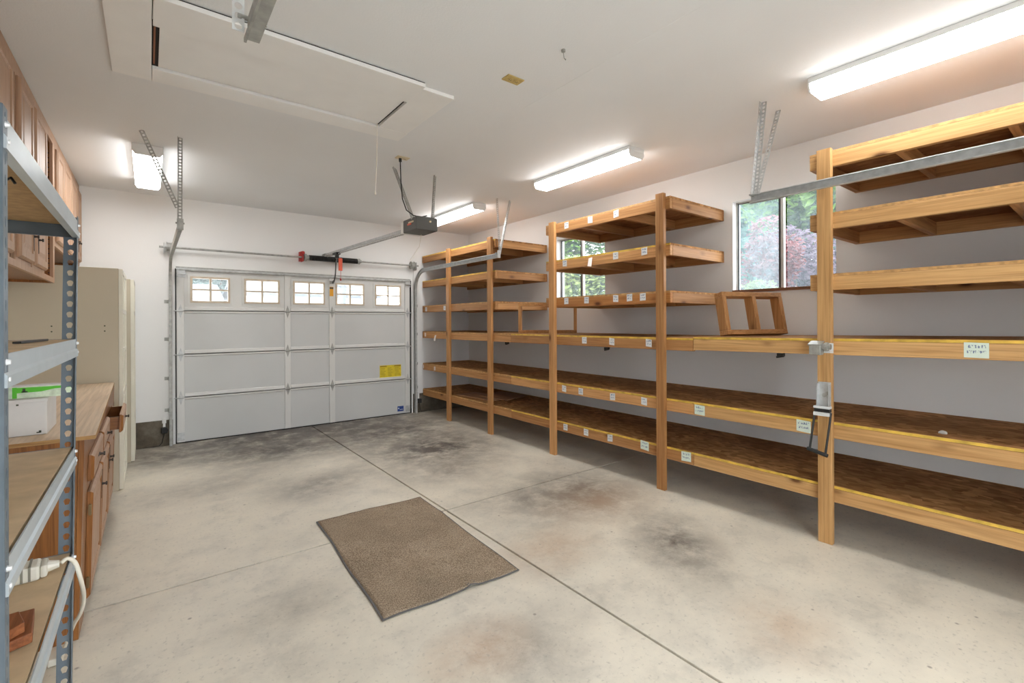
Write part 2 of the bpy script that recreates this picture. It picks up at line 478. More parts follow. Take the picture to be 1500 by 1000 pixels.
def sweep_yz(mb, path, prof, x):
    """profile (dx, dn) swept along a (y, z) path at x; n is the normal left of travel"""
    n = len(prof); rings = []
    for i, (y, z) in enumerate(path):
        y0, z0 = path[max(0, i - 1)]; y1, z1 = path[min(len(path) - 1, i + 1)]
        l = math.hypot(y1 - y0, z1 - z0); ty, tz = (y1 - y0) / l, (z1 - z0) / l
        rings.append([(x + dx, y - tz * dn, z + ty * dn) for dx, dn in prof])
    vs = [q for r in rings for q in r]
    fs = [(i * n + k, i * n + (k + 1) % n, (i + 1) * n + (k + 1) % n, (i + 1) * n + k) for i in range(len(path) - 1) for k in range(n)]
    fs += [tuple(range(n))[::-1], tuple((len(path) - 1) * n + k for k in range(n))]
    return mb.add(vs, fs)

# ------------------------------------------------------------------ room
XL, XR, YB, YR, H = -.92, 4.438, 7.0, -.95, 2.978
DX0, DX1, DZ = .262, 3.338, 2.135
JX, JY = 1.822, 3.212

fl = MB(); g = .007
for x0, x1 in ((XL - .2, JX - g), (JX + g, XR + .2)):
    for y0, y1 in ((YR - .2, JY - g), (JY + g, YB + .16)):
        fl.box(x0, x1, y0, y1, -.15, 0, 'floor')
fl.box(XL - .2, XR + .2, YR - .2, YB + .16, -.16, -.035, 'joint')
tag(fl.build('floor', None, bevel=.003), 'stained grey concrete garage floor scored by two crossing joints', 'floor', kind='structure')
cb = MB(); cb.box(XL - .2, XR + .2, YR - .2, YB + .2, H, H + .12)
tag(cb.build('ceiling', 'ceiling'), 'white painted garage ceiling', 'ceiling', kind='structure')
tag(B(XL - .15, XL, YR - .15, YB + .15, 0, H).build('wall_left', 'wall'), 'off white wall behind the wooden cabinets', 'wall', kind='structure')
W1 = (1.418, 2.285, 1.735, 2.60); W2 = (3.87, 4.745, 1.735, 2.585)
tag(cut_rect(MB(), 0, XR, XR + .15, YR - .15, YB + .15, 0, H, [W1, W2]).build('wall_right', 'wall'), 'off white wall with two windows behind the timber rack', 'wall', kind='structure')
tag(cut_rect(MB(), 1, YB, YB + .15, XL, XR, 0, H, [(DX0, DX1, 0, DZ)]).build('wall_back', 'wall'), 'off white wall around the garage door', 'wall', kind='structure')
tag(cut_rect(MB(), 1, YR - .15, YR, XL, XR, 0, H, [(.26, 2.1, 0, 2.13)]).build('wall_front', 'wall'), 'off white wall with an added daylight doorway behind the viewer', 'wall', kind='structure')  # unseen doorway added behind the camera to let daylight in
tb = MB(); tb.box(XL, DX0 - .035, YB - .02, YB - .0005, 0, .305); tb.box(DX1 + .035, XR, YB - .02, YB - .0005, 0, .305)
tag(tb.build('baseboard_back', 'curb', bevel=.006), 'dark rough concrete stem wall along the foot of the back wall', 'curb', kind='structure')

# ceiling drywall seams are faint ridges
sm = MB(); sm.box(.80, .825, 3.70, 5.15, H - .0012, H + .01); sm.box(2.12, 2.135, 1.2, 2.6, H - .001, H + .01)
tag(sm.build('trim_1', 'ceiling'), 'faint taped drywall seam on the ceiling', 'seam', kind='structure')

# ------------------------------------------------------------------ windows in the right wall
def window(n, w, label, hz):
    y0, y1, z0, z1 = w; xp = XR + .07
    root = thing('window_%d' % n, label, 'window', (XR, (y0 + y1) / 2, z0), kind='structure')
    fr = MB()
    t = .018
    for a in ((y0, y1, z0, z0 + t), (y0, y1, z1 - t, z1), (y0, y0 + t, z0 + t, z1 - t), (y1 - t, y1, z0 + t, z1 - t)):
        fr.box(xp - .005, xp + .05, *a)
    fr.build('window_frame', 'greyalu', root, bevel=.002)
    ym = (y0 + y1) / 2 - .01
    ms = MB(); ms.box(xp - .012, xp + .03, ym + .006, ym + .032, z0 + t, z1 - t)
    ms.build('meeting_stile', 'greyalu', root, bevel=.002)
    B(xp - .016, xp + .004, ym + .034, ym + .046, z0 + t, z1 - t).build('gasket', 'darkseam', root)
    gk = MB()
    gk.box(xp, xp + .02, y1 - t - .009, y1 - t, z0 + t, z1 - t); gk.box(xp, xp + .02, ym + .05, y1 - t - .009, z1 - t - .006, z1 - t)
    gk.build('gasket', 'darkseam', root)
    B(xp + .006, xp + .012, ym + .046, y1 - t - .009, z0 + t, z1 - t).build('pane', hz[0], root)
    B(xp + .022, xp + .028, y0 + t, ym - .01, z0 + t, z1 - t).build('pane', hz[1], root)
    # drywall-return jamb, white
    jb = MB(); e = .006
    jb.box(XR - .002, xp - .005, y1 - e, y1, z0, z1); jb.box(XR - .002, xp - .005, y0, y0 + e, z0, z1); jb.box(XR - .002, xp - .005, y0 + e, y1 - e, z1 - e, z1)
    jb.build('jamb', 'whitetrim', root)
    B(XR - .018, xp - .005, y0 - .01, y1 - .004, z0 - .012, z0 + .014).build('sill', 'sillwood', root, bevel=.003)
window(1, W1, 'two pane sliding window above the leaning wooden frame', ('hazyglass', 'dustyglass'))
window(2, W2, 'two pane sliding window seen between the shelves of the middle rack bay', ('dustyglass', 'dustyglass'))

# ------------------------------------------------------------------ sectional garage door
door = thing('door_1', 'white sectional garage door with five four-pane windows across its top', 'garage door', (1.80, YB, 0), kind='structure')
zs = [0.012, .555, 1.08, 1.612, 2.128]
YD = YB + .012           # inner face of the panels
wins = [(.43, .806), (1.013, 1.389), (1.606, 1.983), (2.182, 2.558), (2.775, 3.151)]
wz = (1.738, 2.014)
stx = [(.268, .345), (1.472, 1.546), (2.066, 2.143), (3.240, 3.322)]
for s in range(4):
    z0, z1 = zs[s], zs[s + 1] - .004
    mb = MB()
    if s < 3: mb.box(.264, 3.326, YD, YD + .045, z0, z1)
    else: cut_rect(mb, 1, YD, YD + .045, .264, 3.326, z0, z1, [(a, b, *wz) for a, b in wins])
    sec = mb.build('door_section', 'doorpanel' if s < 3 else 'doorwhite', door, bevel=.002)
    for a, b in stx:
        B(a, b, YD - .018, YD - .0005, z0 + .002, z1 - .002).build('stile', 'doorwhite', sec, bevel=.003)
    rl = MB()
    for i in range(3):
        if s < 3:
            rl.prism([(YD, z1 - .002), (YD - .012, z1 - .004), (YD - .012, z1 - .018), (YD, z1 - .026)], 0, stx[i][1] + .004, stx[i + 1][0] - .004)
        if s > 0:
            rl.prism([(YD, z0 + .050), (YD - .012, z0 + .044), (YD - .016, z0 + .012), (YD, z0 + .004)], 0, stx[i][1] + .004, stx[i + 1][0] - .004)
    rl.build('rail', 'doorwhite', sec)
    if s > 0: B(.27, 3.32, YD - .0012, YD - .0004, z0 - .004, z0 + .003).build('joint_shade', 'darkseam', sec)  # black strip paints in the shade of the gap between sections
    if s == 3:
        for (a, b) in wins:
            zl, zh = wz
            f = MB()
            def ring(o, d0, d1, m):
                f.box(a - o, b + o, YD - d1, YD - d0, zh, zh + o, m); f.box(a - o, b + o, YD - d1, YD - d0, zl - o, zl, m)
                f.box(a - o, a, YD - d1, YD - d0, zl, zh, m); f.box(b, b + o, YD - d1, YD - d0, zl, zh, m)
            ring(.05, .0005, .007, 'doorwhite'); ring(.024, .0072, .016, 'doorcream')
            xm, zm = (a + b) / 2, (zl + zh) / 2
            f.box(xm - .012, xm + .012, YD - .008, YD + .02, zl, zh, 'doorcream'); f.box(a, xm - .012, YD - .008, YD + .02, zm - .01, zm + .01, 'doorcream'); f.box(xm + .012, b, YD - .008, YD + .02, zm - .01, zm + .01, 'doorcream')
            wf = f.build('window_moulding', None, sec, bevel=.0015)
            B(a - .002, b + .002, YD + .022, YD + .026, zl - .002, zh + .002).build('pane', 'glass', wf)
for s in range(1, 4):
    for i, (a, b) in enumerate(stx):
        xm = (a + b) / 2; z = zs[s] - .002
        mb = MB()
        mb.prism([(xm - .024, z + .008), (xm, z + .085), (xm + .024, z + .008)], 1, YD - .0225, YD - .0185)
        mb.prism([(xm - .024, z - .008), (xm, z - .085), (xm + .024, z - .008)], 1, YD - .0225, YD - .0185)
        mb.tube([(xm - .03, YD - .028, z), (xm + .03, YD - .028, z)], .009, 8)
        if i in (0, 3):
            sg = -1 if i == 0 else 1
            mb.tube([(xm, YD - .03, z), (xm + sg * .07, YD - .03, z)], .006, 8)
        mb.build('hinge', 'galv' if i in (0, 3) else 'galvdull', door)
for i, (a, b) in enumerate((stx[0], stx[3])):
    B(a + .004, b - .002, YD - .021, YD - .0185, .03, .13).build('bottom_bracket', 'galv', door)
    mb = MB(); mb.box(a + .002, b + .01, YD - .028, YD - .0185, 2.02, 2.11); mb.box(a + .006, b + .02, YD - .05, YD - .028, 2.055, 2.07)
    mb.build('top_bracket', 'galv', door)
for a, b in ((.254, .2635), (3.3265, 3.348)): B(a, b, YB - .006, YB + .012, .001, 2.125).build('side_gap_strip', 'blackrubber', door)  # black strips paint in the dark gaps beside the door
B(.264, 3.326, YD - .006, YD + .045, .001, .011).build('bottom_seal', 'blackrubber', door)
mb = MB(); mb.box(.268, 3.322, YD - .035, YD - .0005, 2.104, 2.118, 'galvdull'); mb.box(.268, 3.322, YD - .035, YD - .03, 2.118, 2.131, 'galv')
mb.build('strut', None, door)
ys = B(2.823, 3.176, YD - .0025, YD - .0005, .597, .792).build('warning_sticker', 'yellowtag', door)
ink = MB()
ink.box(2.83, 2.935, YD - .0033, YD - .0026, .765, .785); ink.box(3.06, 3.17, YD - .0033, YD - .0026, .765, .785)
for c in range(3):
    for r in range(6):
        x = 2.835 + c * .117
        ink.box(x, x + .06 + .04 * random.random(), YD - .0033, YD - .0026, .742 - r * .023, .748 - r * .023)
ink.build('sticker_print', 'yellowink', ys)
bs = B(3.112, 3.215, YD - .0025, YD - .0005, .048, .130).build('maker_sticker', 'bluetag', door)
MB().box(3.122, 3.142, YD - .0033, YD - .0026, .085, .108).box(3.15, 3.205, YD - .0033, YD - .0026, .072, .08).build('sticker_print', 'palelogo', bs)
os_ = B(2.072, 2.124, YD - .0205, YD - .0185, 1.842, 1.977).build('caution_sticker', 'orangetag', door)
B(2.072, 2.124, YD - .0213, YD - .0206, 1.945, 1.972).build('sticker_print', 'darktag', os_)

# head seal strip on the opening
B(DX0, DX1, YB - .006, YB + .008, 2.128, 2.150).build('trim_2', 'galvdull')
tag(bpy.data.objects['trim_2'], 'grey weather strip over the garage door', 'trim', kind='structure')

# ------------------------------------------------------------------ tracks
def arc(y0, z0, r, n=10):
    # from vertical (at y0, up to z0) turning to horizontal toward -y
    return [(y0 - r + r * math.cos(t), z0 + r * math.sin(t)) for t in [PI / 2 * k / n for k in range(n + 1)]]
def track(x, path, parent, sgn, m='galv'):
    # channel open toward the door (sgn = +1: open toward +x)
    s = sgn; t = .0025
    prof = [(-s * .014, -.028), (s * .014, -.028), (s * .016, -.022), (s * .0135, -.022), (s * .012, -.0255), (-s * .0115, -.0255), (-s * .0115, .0255), (s * .012, .0255), (s * .0135, .022), (s * .016, .022), (s * .014, .028), (-s * .014, .028)]
    return sweep_yz(MB(), path, prof, x).build('channel', m, parent)

def door_track(label, x, sgn, zt, yend, struts, m, mstrap):
    t = thing('door_track', label, 'track', (x, 6.93, 0))
    yv = YB - .062
    path = [(yv, .0), (yv, .6), (yv, 1.2), (yv, zt - .38)] + arc(yv, zt - .3, .3)[0:] + [(5.6, zt), (yend, zt)]
    track(x, path, t, sgn, m)
    for z in (.42, .80, 1.27, 1.72):
        mb = MB(); xo = x - sgn * .0175
        mb.box(xo - .0025, xo + .0025, YB - .095, YB - .0025, z - .02, z + .02)
        xa, xb = sorted((xo + sgn * .0025, xo - sgn * .04)); mb.box(xa, xb, YB - .0035, YB - .0005, z - .02, z + .02)
        mb.build('wall_bracket', 'galvdull', t)
    for a, b, side, w, fl in struts: strap('hanger', a, b, t, side, w, mstrap, fl)
    mb = MB(); mb.box(x - .022, x + .022, yend - .006, yend, zt - .03, zt + .06); mb.tube([(x - .03, yend + .03, zt + .03), (x + .03, yend + .03, zt + .03)], .008, 6)
    mb.build('end_bracket', m, t)
    return t
door_track('galvanised garage door track left of the door, running overhead toward the base cabinets', .205, 1, 2.245, 4.66,
           [((-.04, 4.70, H - .002), (.19, 4.70, 2.40), (1, 0, 0), .034, .0), ((.21, 4.705, H - .002), (.205, 4.70, 2.26), (1, 0, 0), .034, .03)], 'galvdull', 'galvdull')
door_track('galvanised garage door track right of the door, curving past the far timber posts', 3.395, -1, 2.272, 4.66,
           [((3.40, 4.70, H - .002), (3.425, 4.68, 2.27), (0, 1, 0), .034, .0), ((3.604, 4.702, H - .002), (3.43, 4.69, 2.30), (1, 0, 0), .036, .03)], 'galv', 'galv')

def rear_track(label, x, sgn, yend, struts, m, zt=2.325, mstrap='galv'):
    t = thing('door_track', label, 'track', (x, YR, 0))
    yv = YR + .062
    pts = [(yv, 0), (yv, 1.0), (yv, zt - .38)]
    pts += [(yv + .3 - .3 * math.cos(a), zt - .3 + .3 * math.sin(a)) for a in [PI / 2 * k / 10 for k in range(11)]]
    pts += [(.4, zt), (yend, zt)]
    track(x, pts, t, sgn, m)
    for a, b, side, w, fl in struts: strap('hanger', a, b, t, side, w, mstrap, fl)
    mb = MB(); mb.box(x - sgn * .018 - .003, x - sgn * .018 + .003, yend - .25, yend + .01, zt - .032, zt - .02); mb.tube([(x - .038, yend - .014, zt + .02), (x + .03, yend - .014, zt + .02)], .006, 6)
    mb.build('end_bracket', 'galvdull', t)
    return t
rear_track('grey steel overhead track crossing in front of the right window and nearest rack post', 3.40, -1, 1.62,
           [((3.39, 1.515, H - .002), (3.385, 1.575, 2.35), (0, -1, 0), .036, .034), ((3.61, 1.515, H - .002), (3.40, 1.575, 2.34), (0, 1, 0), .036, 0)], 'galv')
rear_track('bright overhead track end hanging in front of the attic hatch', .222, 1, 1.40,
           [((.185, 1.384, H - .002), (.185, 1.384, 2.207), (1, 0, 0), .028, 0), ((-.06, 1.40, H - .002), (.19, 1.40, 2.36), (1, 0, 0), .026, 0)], 'galvdull', 2.228, 'galvbright')

# ------------------------------------------------------------------ torsion shaft
ts = thing('torsion_shaft', 'steel torsion bar with black spring mounted above the garage door', 'spring shaft', (1.8, YB, 2.36))
ysx = YB - .10
MB().tube([(.10, ysx, 2.362), (3.43, ysx, 2.362)], .0127, 12).build('shaft', 'galvdull', ts, smooth=False)
mb = MB()
coil = []
for k in range(0, 34 * 10 + 1):
    a = 2 * PI * k / 10
    coil.append((1.77 + .675 * k / 340, ysx + .03 * math.cos(a), 2.362 + .03 * math.sin(a)))
mb.tube(coil, .0105, 6)
mb.tube([(1.765, ysx, 2.362), (2.45, ysx, 2.362)], .024, 12)
mb.build('spring', 'black', ts, smooth=True)
mb = MB(); mb.tube([(2.44, ysx, 2.362), (2.475, ysx, 2.362), (2.476, ysx, 2.362), (2.50, ysx, 2.362)], [.036, .042, .03, .024], 14); mb.build('spring_cone', 'galvdull', ts)
mb = MB(); mb.tube([(1.70, ysx, 2.362), (1.73, ysx, 2.362), (1.731, ysx, 2.362), (1.765, ysx, 2.362)], [.05, .05, .036, .03], 14); mb.build('spring_cone', 'galvdull', ts)
mb = MB(); mb.box(1.655, 1.70, ysx + .02, YB - .001, 2.31, 2.44); mb.box(1.672, 1.682, ysx - .06, ysx + .06, 2.30, 2.44); mb.tube([(1.66, ysx - .03, 2.42), (1.70, ysx - .03, 2.42)], .02, 10)
mb.build('anchor_bracket', 'red', ts)
for x, sg in ((.20, 1), (3.325, -1)):
    mb = MB(); mb.tube([(x - .03, ysx, 2.362), (x - .024, ysx, 2.362), (x - .0235, ysx, 2.362), (x + .0235, ysx, 2.362), (x + .024, ysx, 2.362), (x + .03, ysx, 2.362)], [.062, .062, .052, .052, .062, .062], 18)
    mb.build('cable_drum', 'galvdull', ts)
    mb = MB(); mb.box(x - sg * .055 - .002, x - sg * .055 + .002, ysx - .04, YB - .001, 2.29, 2.41); mb.build('end_bearing', 'galv', ts)
    MB().tube([(x, ysx - .05, 2.362), (x, YB - .035, 1.4), (x, YB - .04, .08)], .0022, 5).build('lift_cable', 'galvdull', ts)

# ------------------------------------------------------------------ opener
op = thing('garage_door_opener', 'charcoal garage door opener motor hung from the ceiling on perforated straps', 'garage door opener', (2.03, 4.1, 2.32))
MB().prism([(1.955, 2.318), (2.175, 2.318), (2.178, 2.33), (2.176, 2.437), (2.16, 2.443), (1.967, 2.443), (1.953, 2.437), (1.953, 2.33)], 1, 3.97, 4.25).build('motor_housing', 'motor', op, bevel=.006)
MB().prism([(1.962, 2.322), (2.168, 2.322), (2.168, 2.435), (1.962, 2.435)], 1, 4.252, 4.33).build('lamp_lens', 'lens', op, bevel=.012)
B(2.085, 2.103, 3.955, 3.969, 2.392, 2.408).build('button', 'almond', op, bevel=.003)
MB().box(1.945, 1.9525, 4.02, 4.12, 2.39, 2.404, 'almond').box(1.945, 1.9525, 4.07, 4.14, 2.375, 2.389, 'redtag').build('warning_label', None, op)
def lerp(a, b, t): return tuple(p + (q - p) * t for p, q in zip(a, b))
RA, RB = Vector((2.045, 4.30, 2.368)), Vector((2.005, 6.88, 2.415))
d = (RB - RA).normalized(); sx = Vector((1, 0, 0)); up = sx.cross(d).normalized()
mb = MB(); mb.frame_box(RA - sx * .019 - up * .006, sx, d, up, .038, (RB - RA).length, .03)
mb.build('rail', 'galv', op, bevel=.002)
ch = MB(); n = 60
for k in range(n):
    p = RA + d * ((RB - RA).length * (k + .2) / n) - sx * .004 - up * .03
    ch.frame_box(p, sx, d, up, .008, .026, .014)
ch.build('chain', 'galvdull', op)
mb = MB(); mb.box(1.97, 2.04, 6.86, YB - .001, 2.395, 2.435); mb.tube([(1.965, 6.88, 2.40), (2.05, 6.88, 2.40)], .01, 8); mb.build('header_bracket', 'galvdull', op)
mb = MB(); mb.frame_box(RA + d * 2.10 - sx * .028 - up * .035, sx, d, up, .056, .16, .03); mb.box(2.005, 2.045, 6.48, 6.53, 2.33, 2.38); mb.build('trolley', 'black', op)
mb = MB()
arm = [(2.03, 6.50, 2.35), (2.06, 6.66, 2.30), (2.095, 6.80, 2.15), (2.098, 6.86, 2.06), (2.098, 6.945, 2.035)]
for i in range(len(arm) - 1):
    a, b2 = Vector(arm[i]), Vector(arm[i + 1]); dd = (b2 - a).normalized(); nn = sx.cross(dd).normalized(); ss = dd.cross(nn)
    mb.frame_box(a - ss * .005 - nn * .014, ss, dd, nn, .010, (b2 - a).length + .008, .028)
mb.build('door_arm', 'black', op)
MB().box(2.072, 2.125, 6.945, 6.985, 2.02, 2.06).tube([(2.065, 6.955, 2.04), (2.13, 6.955, 2.04)], .007, 8).build('arm_bracket', 'galvdull', op)
mb = MB(); mb.prism([(6.52, 2.345), (6.545, 2.345), (6.56, 2.20), (6.53, 2.20)], 0, 2.055, 2.062)
rt = MB(); rt.box(2.045, 2.098, 6.500, 6.507, 2.165, 2.335); rt.build('release_tag', 'redtag', op, bevel=.004)
MB().tube([(2.072, 6.50, 2.35), (2.072, 6.503, 2.335)], .003, 6).build('cord_loop', 'red', op)
MB().tube([(2.075, 6.503, 2.165), (2.072, 6.5, 2.06), (2.072, 6.5, 2.059), (2.072, 6.5, 2.045), (2.072, 6.5, 2.03)], [.003, .003, .009, .013, .009], 8).build('release_cord', 'red', op)
strap('hanger', (1.912, 4.366, H - .002), (1.965, 4.06, 2.42), op, (1, 0, 0), .032, 'galvdull', .028)
strap('hanger', (1.94, 4.40, H - .002), (2.05, 4.20, 2.43), op, (1, 0, 0), .03, 'galvdull', 0)
strap('hanger', (2.358, 4.356, H - .002), (2.168, 4.06, 2.42), op, (1, .2, 0), .032, 'galvdull', .026)
cab = [(1.838, 4.055, 2.965), (1.842, 4.06, 2.90), (1.846, 4.06, 2.76), (1.86, 4.06, 2.60), (1.90, 4.06, 2.50), (1.965, 4.05, 2.458), (2.04, 4.05, 2.452), (2.11, 4.06, 2.475)]
MB().tube(cab, .0055, 8).tube([(1.838, 4.055, 2.972), (1.839, 4.055, 2.935)], .014, 8).build('power_cord', 'blackrubber', op)
MB().tube([(2.12, 4.20, 2.319), (2.30, 4.6, 2.27), (2.62, 5.4, 2.30), (3.0, 6.3, 2.36), (3.36, 6.96, 2.47), (3.4, 6.99, 2.52)], .0025, 5).build('sensor_wire', 'cordwhite', op)

def outlet(x, y, label, m, lx=.118, ly=.078):
    t = thing('ceiling_outlet', label, 'outlet', (x, y, H - .02))
    p = MB(); p.box(x - lx / 2, x + lx / 2, y - ly / 2, y + ly / 2, H - .008, H - .0005); p.build('cover_plate', m, t, bevel=.003)
    for s in (-1, 1):
        f = MB(); f.tube([(x + s * .024, y, H - .0082), (x + s * .024, y, H - .0125)], .017, 14); ff = f.build('socket', m, t)
        q = MB()
        for dx in (-.006, .006): q.box(x + s * .024 + dx - .0015, x + s * .024 + dx + .0015, y - .005, y + .005, H - .0132, H - .0126)
        q.build('slot', 'socketblack', ff)
    return t
outlet(1.814, 2.329, 'yellowed double outlet on the bare ceiling right of the attic hatch', 'gold', .125, .075)
outlet(1.86, 4.055, 'ivory ceiling outlet powering the garage door opener', 'almond')
hk = MB(); hk.tube([(1.842, 1.906, H - .001), (1.842, 1.906, H - .012)], .012, 10); hk.tube([(1.842, 1.906, H - .01), (1.842, 1.90, H - .05), (1.845, 1.89, H - .065), (1.85, 1.895, H - .055)], .0025, 6)
tag(hk.build('ceiling_hook', 'galvdull', loc=(1.842, 1.906, H)), 'small metal hook screwed into the ceiling beyond the gold outlet', 'hook')

# ------------------------------------------------------------------ fluorescent lights
def ceiling_light(x0, y0, y1, label, w=.20):
    t = thing('ceiling_light', label, 'ceiling light', (x0 + w / 2, (y0 + y1) / 2, H - .09), 'fluorescent ceiling lights')
    x1 = x0 + w
    B(x0, x1, y0, y1, H - .034, H - .0005).build('housing', 'whitetrim', t, bevel=.003)
    dz = H - .088
    dp = [(x0 + .002, H - .0345), (x0 + .002, H - .06), (x0 + .022, dz), (x1 - .022, dz), (x1 - .002, H - .06), (x1 - .002, H - .0345)]
    df = MB().prism(dp, 1, y0 + .012, y1 - .012).build('diffuser', 'diffuser', t)
    df.data.materials.append(M['lensside'])
    for p in df.data.polygons:
        if abs(p.normal.x) > .9: p.material_index = 1
    ep = [(x0, H - .0345), (x0, H - .062), (x0 + .021, dz - .003), (x1 - .021, dz - .003), (x1, H - .062), (x1, H - .0345)]
    for a, b in ((y0, y0 + .0115), (y1 - .0115, y1)): MB().prism(ep, 1, a, b).build('end_cap', 'whitetrim', t)
    return t
ceiling_light(3.285, -.10, 1.205, 'fluorescent wraparound light at the upper right, nearest the viewer', .215)
ceiling_light(3.288, 2.59, 3.865, 'fluorescent wraparound light above the middle bay of the timber rack')
ceiling_light(3.243, 5.00, 6.27, 'fluorescent wraparound light beyond the garage door opener motor')
ceiling_light(-.107, 5.06, 6.33, 'fluorescent wraparound light above the left end of the garage door', .212)

# ------------------------------------------------------------------ attic hatch
ah = thing('attic_hatch', 'white boarded attic hatch with wide trim set in the ceiling', 'attic hatch', (.75, 3.15, H))
hz0, hz1 = H - .024, H - .0005
for b in ((-.167, .018, 2.35, 3.655), (.022, 1.637, 3.475, 3.653), (1.398, 1.632, 2.742, 3.471)):
    B(*b, hz0, hz1).build('trim_board', 'whitebright', ah, bevel=.002)
B(.022, 1.394, 2.69, 2.955, H - .034, H - .010).build('trim_board', 'whitebright', ah, bevel=.002)
MB().box(.022, 1.394, 2.70, 2.74, H - .0098, H - .0006).build('gap', 'socketblack', ah)  # black strip paints the shade above the dropped trim board
MB().box(.05, 1.385, 2.965, 3.464, H - .010, H - .001).build('hatch_panel', 'whitebright', ah, bevel=.0015)
MB().box(.019, .05, 2.955, 3.475, H - .004, H - .0005, 'socketblack').box(.05, 1.398, 3.464, 3.475, H - .004, H - .0005, 'socketblack').box(1.385, 1.398, 2.957, 3.464, H - .004, H - .0005, 'socketblack').build('gap', None, ah)  # black strips paint in the shade around the hatch panel
MB().box(.026, .034, 3.0, 3.43, H - .014, H - .004).build('hinge', 'redwood', ah)
MB().tube([(1.375, 3.44, H - .008), (1.372, 3.445, 2.7), (1.362, 3.45, 2.44)], .0028, 6).tube([(1.362, 3.45, 2.445), (1.362, 3.45, 2.425)], .006, 8).build('pull_cord', 'cordwhite', ah)

# ------------------------------------------------------------------ timber storage rack
rack = thing('storage_rack', 'long timber storage rack of six shelf tiers nailed to five posts along the right wall', 'storage rack', (3.95, 3.0, 0))
XF = 3.54; XB = XR - .004
for (y0, y1, zt) in ((6.055, 6.14, 2.545), (4.985, 5.07, 2.562), (3.785, 3.87, 2.548), (2.405, 2.485, 2.563), (1.152, 1.234, 2.578)):
    B(3.50, 3.5395, y0, y1, 0, zt).build('post', 'pale_z' if y0 < 2 else 'fir_z', rack, bevel=.003)
tags = {
 'M2': [(3.627, 2.486), (3.286, 2.486), (2.952, 2.486)], 'M1': [(3.656, 2.083), (3.277, 2.058, 'drop'), (2.96, 2.085), (2.631, 2.088)],
 'M0': [(3.634, 1.678), (3.341, 1.676), (2.962, 1.676), (2.798, 1.678), (2.649, 1.678)],
 'S3b': [(3.374, 1.265), (3.012, 1.263), (2.588, 1.263)], 'S3a': [(.483, 1.292, 'big')],
 'S2b': [(3.675, .737), (3.428, .735), (3.006, .732), (2.641, .735)], 'S2a': [(2.099, .735, 'green'), (1.333, .736, 'green')], 'S2c': [(6.965, .74, 'plain'), (6.572, .735, 'plain')],
 'S1b': [(3.656, .325), (3.356, .325), (3.04, .327), (2.637, .337, 'green'), (2.222, .33, 'green')],
 'L0': [(6.85, 1.668), (6.254, 1.672)], 'S3c': [(6.882, 1.259, 'plain'), (6.532, 1.215, 'drop')],
}
def shelf(key, y0, y1, z0, z1, end_lo=False, end_hi=False, edge='tanedge', spacing=.6, skirt=True):
    """z0, z1: deck top height at y0 and y1 (boards are not perfectly level)"""
    zz = lambda y: z0 + (z1 - z0) * (y - y0) / (y1 - y0)
    def bx(xa, xb, ya, yb, lo, hi, m=None, mb=None):
        mb = mb or MB()
        return mb.hexa([(xa, ya, zz(ya) + lo), (xb, ya, zz(ya) + lo), (xb, yb, zz(yb) + lo), (xa, yb, zz(yb) + lo), (xa, ya, zz(ya) + hi), (xb, ya, zz(ya) + hi), (xb, yb, zz(yb) + hi), (xa, yb, zz(yb) + hi)], m)
    t = .017; e = .002
    fm = {'R': 'pale_y'}.get(key[0], 'pale_y' if key in ('S3a', 'S2a', 'S1a') else 'dark_y' if key == 'M0' else 'fir_y')
    mb = MB()
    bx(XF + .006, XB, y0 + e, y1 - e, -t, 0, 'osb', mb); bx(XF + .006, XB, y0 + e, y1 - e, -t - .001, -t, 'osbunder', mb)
    bx(XF + .0015, XF + .006, y0 + e, y1 - e, -t, -.001, edge, mb)
    dk = mb.build('shelf', None, rack)
    a = y0 + .0015; b = y1 - .0015
    bx(XF, XF + .038, a, b, -t - .09, -t - .0015).build('front_rail', fm, dk, bevel=.003)
    bx(XB - .038, XB, a, b, -t - .09, -t - .0015).build('ledger', 'fir_y', dk)
    js = []
    if end_lo: js.append(y0 + .019)
    if end_hi: js.append(y1 - .019)
    n = max(1, round((y1 - y0) / spacing))
    for k in range(n + 1):
        y = y0 + (y1 - y0) * k / n
        if k in (0, n): continue
        js.append(y)
    for y in js:
        bx(XF + .0385, XB - .0385, y - .019, y + .019, -t - .089, -t - .002).build('joist', 'fir_x', dk, bevel=.002)
    for tg in tags.get(key, ()):
        ty, tz = tg[0], tg[1]; k = tg[2] if len(tg) > 2 else ''
        w, h = {'': (.062, .066), 'green': (.088, .078), 'big': (.098, .082), 'plain': (.05, .06), 'drop': (.05, .085)}[k]
        mb = MB(); tilt = random.uniform(-.004, .004)
        if k == 'drop':
            mb.hexa([(XF - .03, ty - .030, tz - .05), (XF - .028, ty - .030, tz - .05), (XF - .028, ty + .022, tz - .042), (XF - .03, ty + .022, tz - .042),
                     (XF - .0025, ty - .018, tz + .045), (XF - .0005, ty - .018, tz + .045), (XF - .0005, ty + .030, tz + .04), (XF - .0025, ty + .030, tz + .04)])
        else:
            mb.hexa([(XF - .0018, ty - w / 2, tz - h / 2 + tilt), (XF - .0004, ty - w / 2, tz - h / 2 + tilt), (XF - .0004, ty + w / 2, tz - h / 2 - tilt), (XF - .0018, ty + w / 2, tz - h / 2 - tilt),
                     (XF - .0018, ty - w / 2, tz + h / 2 + tilt), (XF - .0004, ty - w / 2, tz + h / 2 + tilt), (XF - .0004, ty + w / 2, tz + h / 2 - tilt), (XF - .0018, ty + w / 2, tz + h / 2 - tilt)])
        mb.build('paper_tag', {'': 'paper', 'green': 'papergreen', 'big': 'papergreen', 'plain': 'paperplain', 'drop': 'paperplain'}[k], dk)
Y0, YA, YC, Y1 = -.60, 2.155, 4.61, YB - .022
